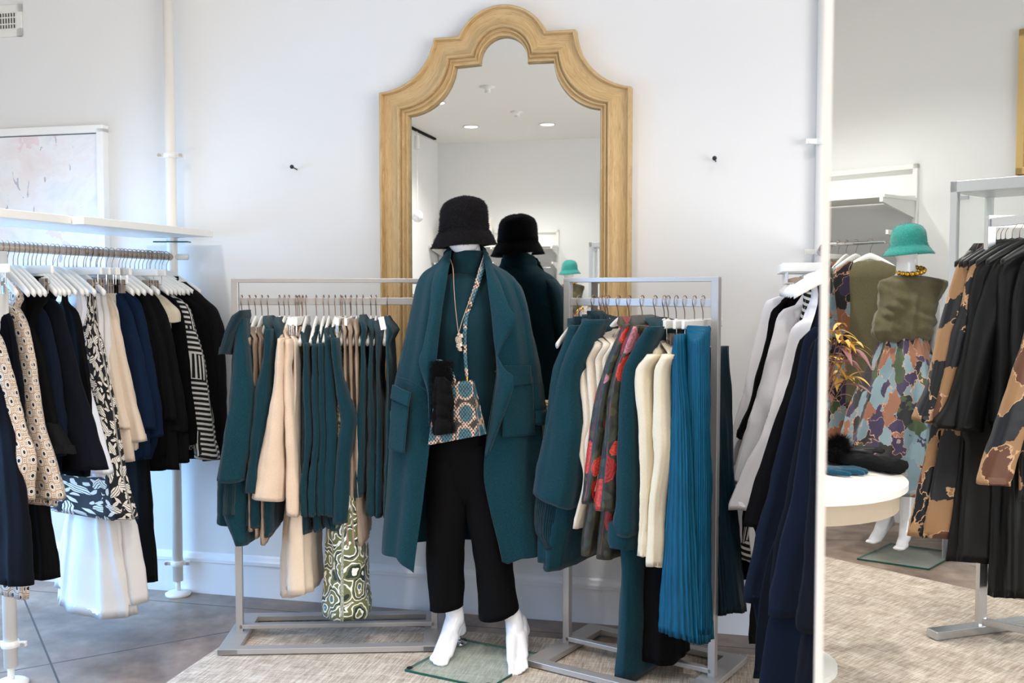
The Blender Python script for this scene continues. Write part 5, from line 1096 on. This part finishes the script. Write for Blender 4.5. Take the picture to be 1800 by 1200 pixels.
sd(1793, 'black satin jacket, third of four', 'black_satin', [(440, 1784), (456, 1768), (480, 1758), (560, 1752), (680, 1746), (740, 1740)], 746, 900, w=46, sth=(.02, .06), bedge=[(760, 1750), (1045, 1736)])
sd(1812, 'black satin jacket, nearest of four', 'black_satin', [(450, 1806), (470, 1794), (520, 1782), (620, 1776), (740, 1772)], 746, 900, w=50, sth=(.02, .06), bedge=[(760, 1778), (1048, 1766)])
sd(1840, 'brown camouflage jacket with open cuff, nearest', 'camo_brown', [(560, 1806), (600, 1796), (660, 1776), (760, 1745), (845, 1718)], 850, 870, w=54, sth=(.02, .06), bedge=[(700, 1800), (880, 1790)])
VIRT = False

# standing mirror itself: thin white frame
e0 = hit(1448, 600, mn * MC, mn); mdir = Vector((ct * 0 + math.cos(PHI), math.sin(PHI), 0)); MWd, MHt = .62, 1.765
s0 = Vector((e0.x, e0.y, 0)); sm_ = root('standing_mirror', 'tall standing mirror with thin white frame close at the right', 'mirror', s0, PHI)
fw = .008
MB().box(0, .004, MHt / 2, fw, .009, MHt).build('frame_side', M['white_frame'], sm_, bevel=.001); MB().box(MWd, .004, MHt / 2, fw, .009, MHt).build('frame_side', M['white_frame'], sm_, bevel=.001)
MB().box(MWd / 2, .004, MHt, MWd + fw, .009, fw).build('frame_top', M['white_frame'], sm_); MB().box(MWd / 2, .004, .03, MWd, .03, fw * 2).build('frame_bottom', M['white_frame'], sm_)
MB().box(MWd / 2, .001, MHt / 2, MWd - .001, .002, MHt - .002).build('mirror_pane', M['mirror_glass'], sm_)
MB().box(MWd / 2, .011, MHt / 2, MWd - .004, .006, MHt - .004).build('backing', M['white_frame'], sm_)
for x in (.1, MWd - .06): MB().bar((x, .02, 1.0), (x, .35, .0), .02, .02).build('stand_leg', M['white_frame'], sm_)

# ------------------------------------------------------------------ things on the back shelf and ceiling seen in the oak mirror
def cm(px, py, n=None, z=None):                # pixel in the oak mirror -> room point at given n or z
    rp = Vector(ray(px, py)); C = Vector((0, 0, HC)); nn = Vector((st, ct, 0)); NM = NW - .02
    if z is not None: t_ = (z - HC) / rp.z; p = C + rp * t_
    else: nv = 2 * NM - n; t_ = nv / rp.dot(nn); p = C + rp * t_
    u = p.x * ct - p.y * st; n_ = 2 * NM - (p.x * st + p.y * ct); return u, n_, p.z
i = 0
seen = [cm(768, 180, z=HZ), cm(828, 222, z=HZ), cm(962, 218, z=HZ)]
print('lights', seen)
lights = [(s_[0], s_[1], 120) for s_ in seen]
lights += [(-2.6, 2.6, 78), (-1.1, 2.7, 58), (.3, 2.7, 56), (1.6, 2.7, 56), (-2.4, .9, 75), (-.9, .6, 75), (.9, .6, 75), (-1.0, -1.2, 80), (1.6, -1.6, 60), (.2, -2.6, 90)]
names = {0: 'recessed round ceiling light above the left of the rug, leftmost seen in oak mirror', 1: 'recessed round ceiling light, middle of three seen in the oak mirror', 2: 'recessed round ceiling light, rightmost of three seen in the oak mirror'}
for i, (u, n, p_) in enumerate(lights):
    d = downlight(u, n, p_, i); d['label'] = names.get(i, 'recessed round ceiling light outside the picture, over the shop floor')
for k, (px, py, nm) in enumerate(((857, 152, 'nearer'), (909, 196, 'farther'))):
    u, n, z = cm(px, py, z=HZ); r = root('ceiling_sprinkler', 'small white round ceiling sprinkler seen in oak mirror, ' + nm + ' one', 'sprinkler', room(u, n, HZ)); MB().lathe([(.07, 0), (.075, -.01), (.03, -.02), (.025, -.05), (.03, -.055), (.001, -.057)], 28, cap=(False, True)).build('body', M['white_plastic'], r, smooth=True)
u, n, z = cm(733, 235, n=-2.9); r = root('track_lamp', 'white pendant bulb lamp hanging from ceiling track, seen in the oak mirror', 'pendant lamp', room(u, n, HZ), -TH)
MB().box(0, 0, -.012, .035, 1.4, .024).build('track', M['charcoal'], r); za = cm(733, 262, n=-2.9)[2] - HZ; zc = cm(733, 380, n=-2.9)[2] - HZ
MB().tube([(0, 0, -.02), (0, 0, zc)], .006, 8).build('cord', M['white_plastic'], r); MB().lathe([(.03, 0), (.035, -.16)], 20, (0, 0, za + .16)).build('housing', M['white_plastic'], r); MB().ball((0, 0, zc), (.07, .07, .07), 20, 14).build('shade', M['white_gloss'], r, smooth=True)
for k, (px, py, nm) in enumerate(((768, 425, 'white paper bag with bow on the far back wall shelf'), (857, 400, 'tall beige vase standing on the far back wall shelf'))):
    u, n, z = cm(px, 430, n=NB + .2); r = root('gift_bag' if k == 0 else 'tall_vase', nm, 'bag' if k == 0 else 'vase', room(max(u, -3.65), NB + .2, 2.005), -TH)
    if k == 0: MB().box(0, 0, .13, .3, .14, .26).build('body', M['tote'], r, bevel=.01); MB().ball((-.03, .02, .28), (.06, .04, .04)).ball((.05, .02, .29), (.06, .04, .03)).build('bow', M['cord'], r, smooth=True)
    else: MB().lathe([(.05, 0), (.06, .1), (.055, .3), (.06, .36)], 24).build('body', M['tote'], r, smooth=True)

# ------------------------------------------------------------------ daylight, added fill light and camera
def window_light(name, u, n, z, w, h, e, col, yaw, spread, tilt=0):
    wl = bpy.data.lights.new(name, 'AREA'); wl.shape = 'RECTANGLE'; wl.size = w; wl.size_y = h; wl.energy = e; wl.color = col; wl.spread = R(spread)
    o = bpy.data.objects.new(name, wl); COL.objects.link(o); o.location = room(u, n, z); o.rotation_euler = (R(90 - tilt), 0, -TH + R(yaw))
window_light('daylight_and_fill', UL - .02, 2.4, 1.0, 3.1, 1.7, 80, (.20, .52, 1.0), -90, 130, 14)
window_light('daylight_and_fill', UR + .02, -.2, 1.5, 3.9, 2.3, 125, (1.0, .98, .96), 90, 180)  # neutral fill light added from the right to lift the lower wall
wd = bpy.data.worlds.new('World'); bpy.context.scene.world = wd; wd.use_nodes = True
wd.node_tree.nodes['Background'].inputs[0].default_value = (.8, .88, 1, 1); wd.node_tree.nodes['Background'].inputs[1].default_value = 1.0
sc = bpy.context.scene
cam = bpy.data.cameras.new('camera'); co = bpy.data.objects.new('camera', cam); COL.objects.link(co); co.location = (0, 0, HC); co.rotation_euler = (R(90) - PITCH, 0, 0)
cam.lens = 35; cam.sensor_width = 36; cam.clip_start = .05; cam.dof.use_dof = True; cam.dof.focus_distance = 3.9; cam.dof.aperture_fstop = 6.3
sc.camera = co
sc.view_settings.view_transform = 'Standard'; sc.view_settings.look = 'None'; sc.view_settings.gamma = 1; sc.view_settings.use_curve_mapping = False
sc.view_settings.exposure = 0.56
sc.cycles.max_bounces = 10; sc.cycles.diffuse_bounces = 5; sc.cycles.glossy_bounces = 6; sc.cycles.transparent_max_bounces = 12; sc.cycles.use_denoising = True; sc.cycles.caustics_reflective = False; sc.cycles.caustics_refractive = False
for p_ in (H1, H2, H3):
    if 'label' not in p_: bpy.data.objects.remove(p_)
print('objects', len(bpy.data.objects))

for o_ in bpy.data.objects:
    if o_.parent is None and 'label' in o_ and not (4 <= len(o_['label'].split()) <= 16): print('LONG', o_.name, o_['label'])
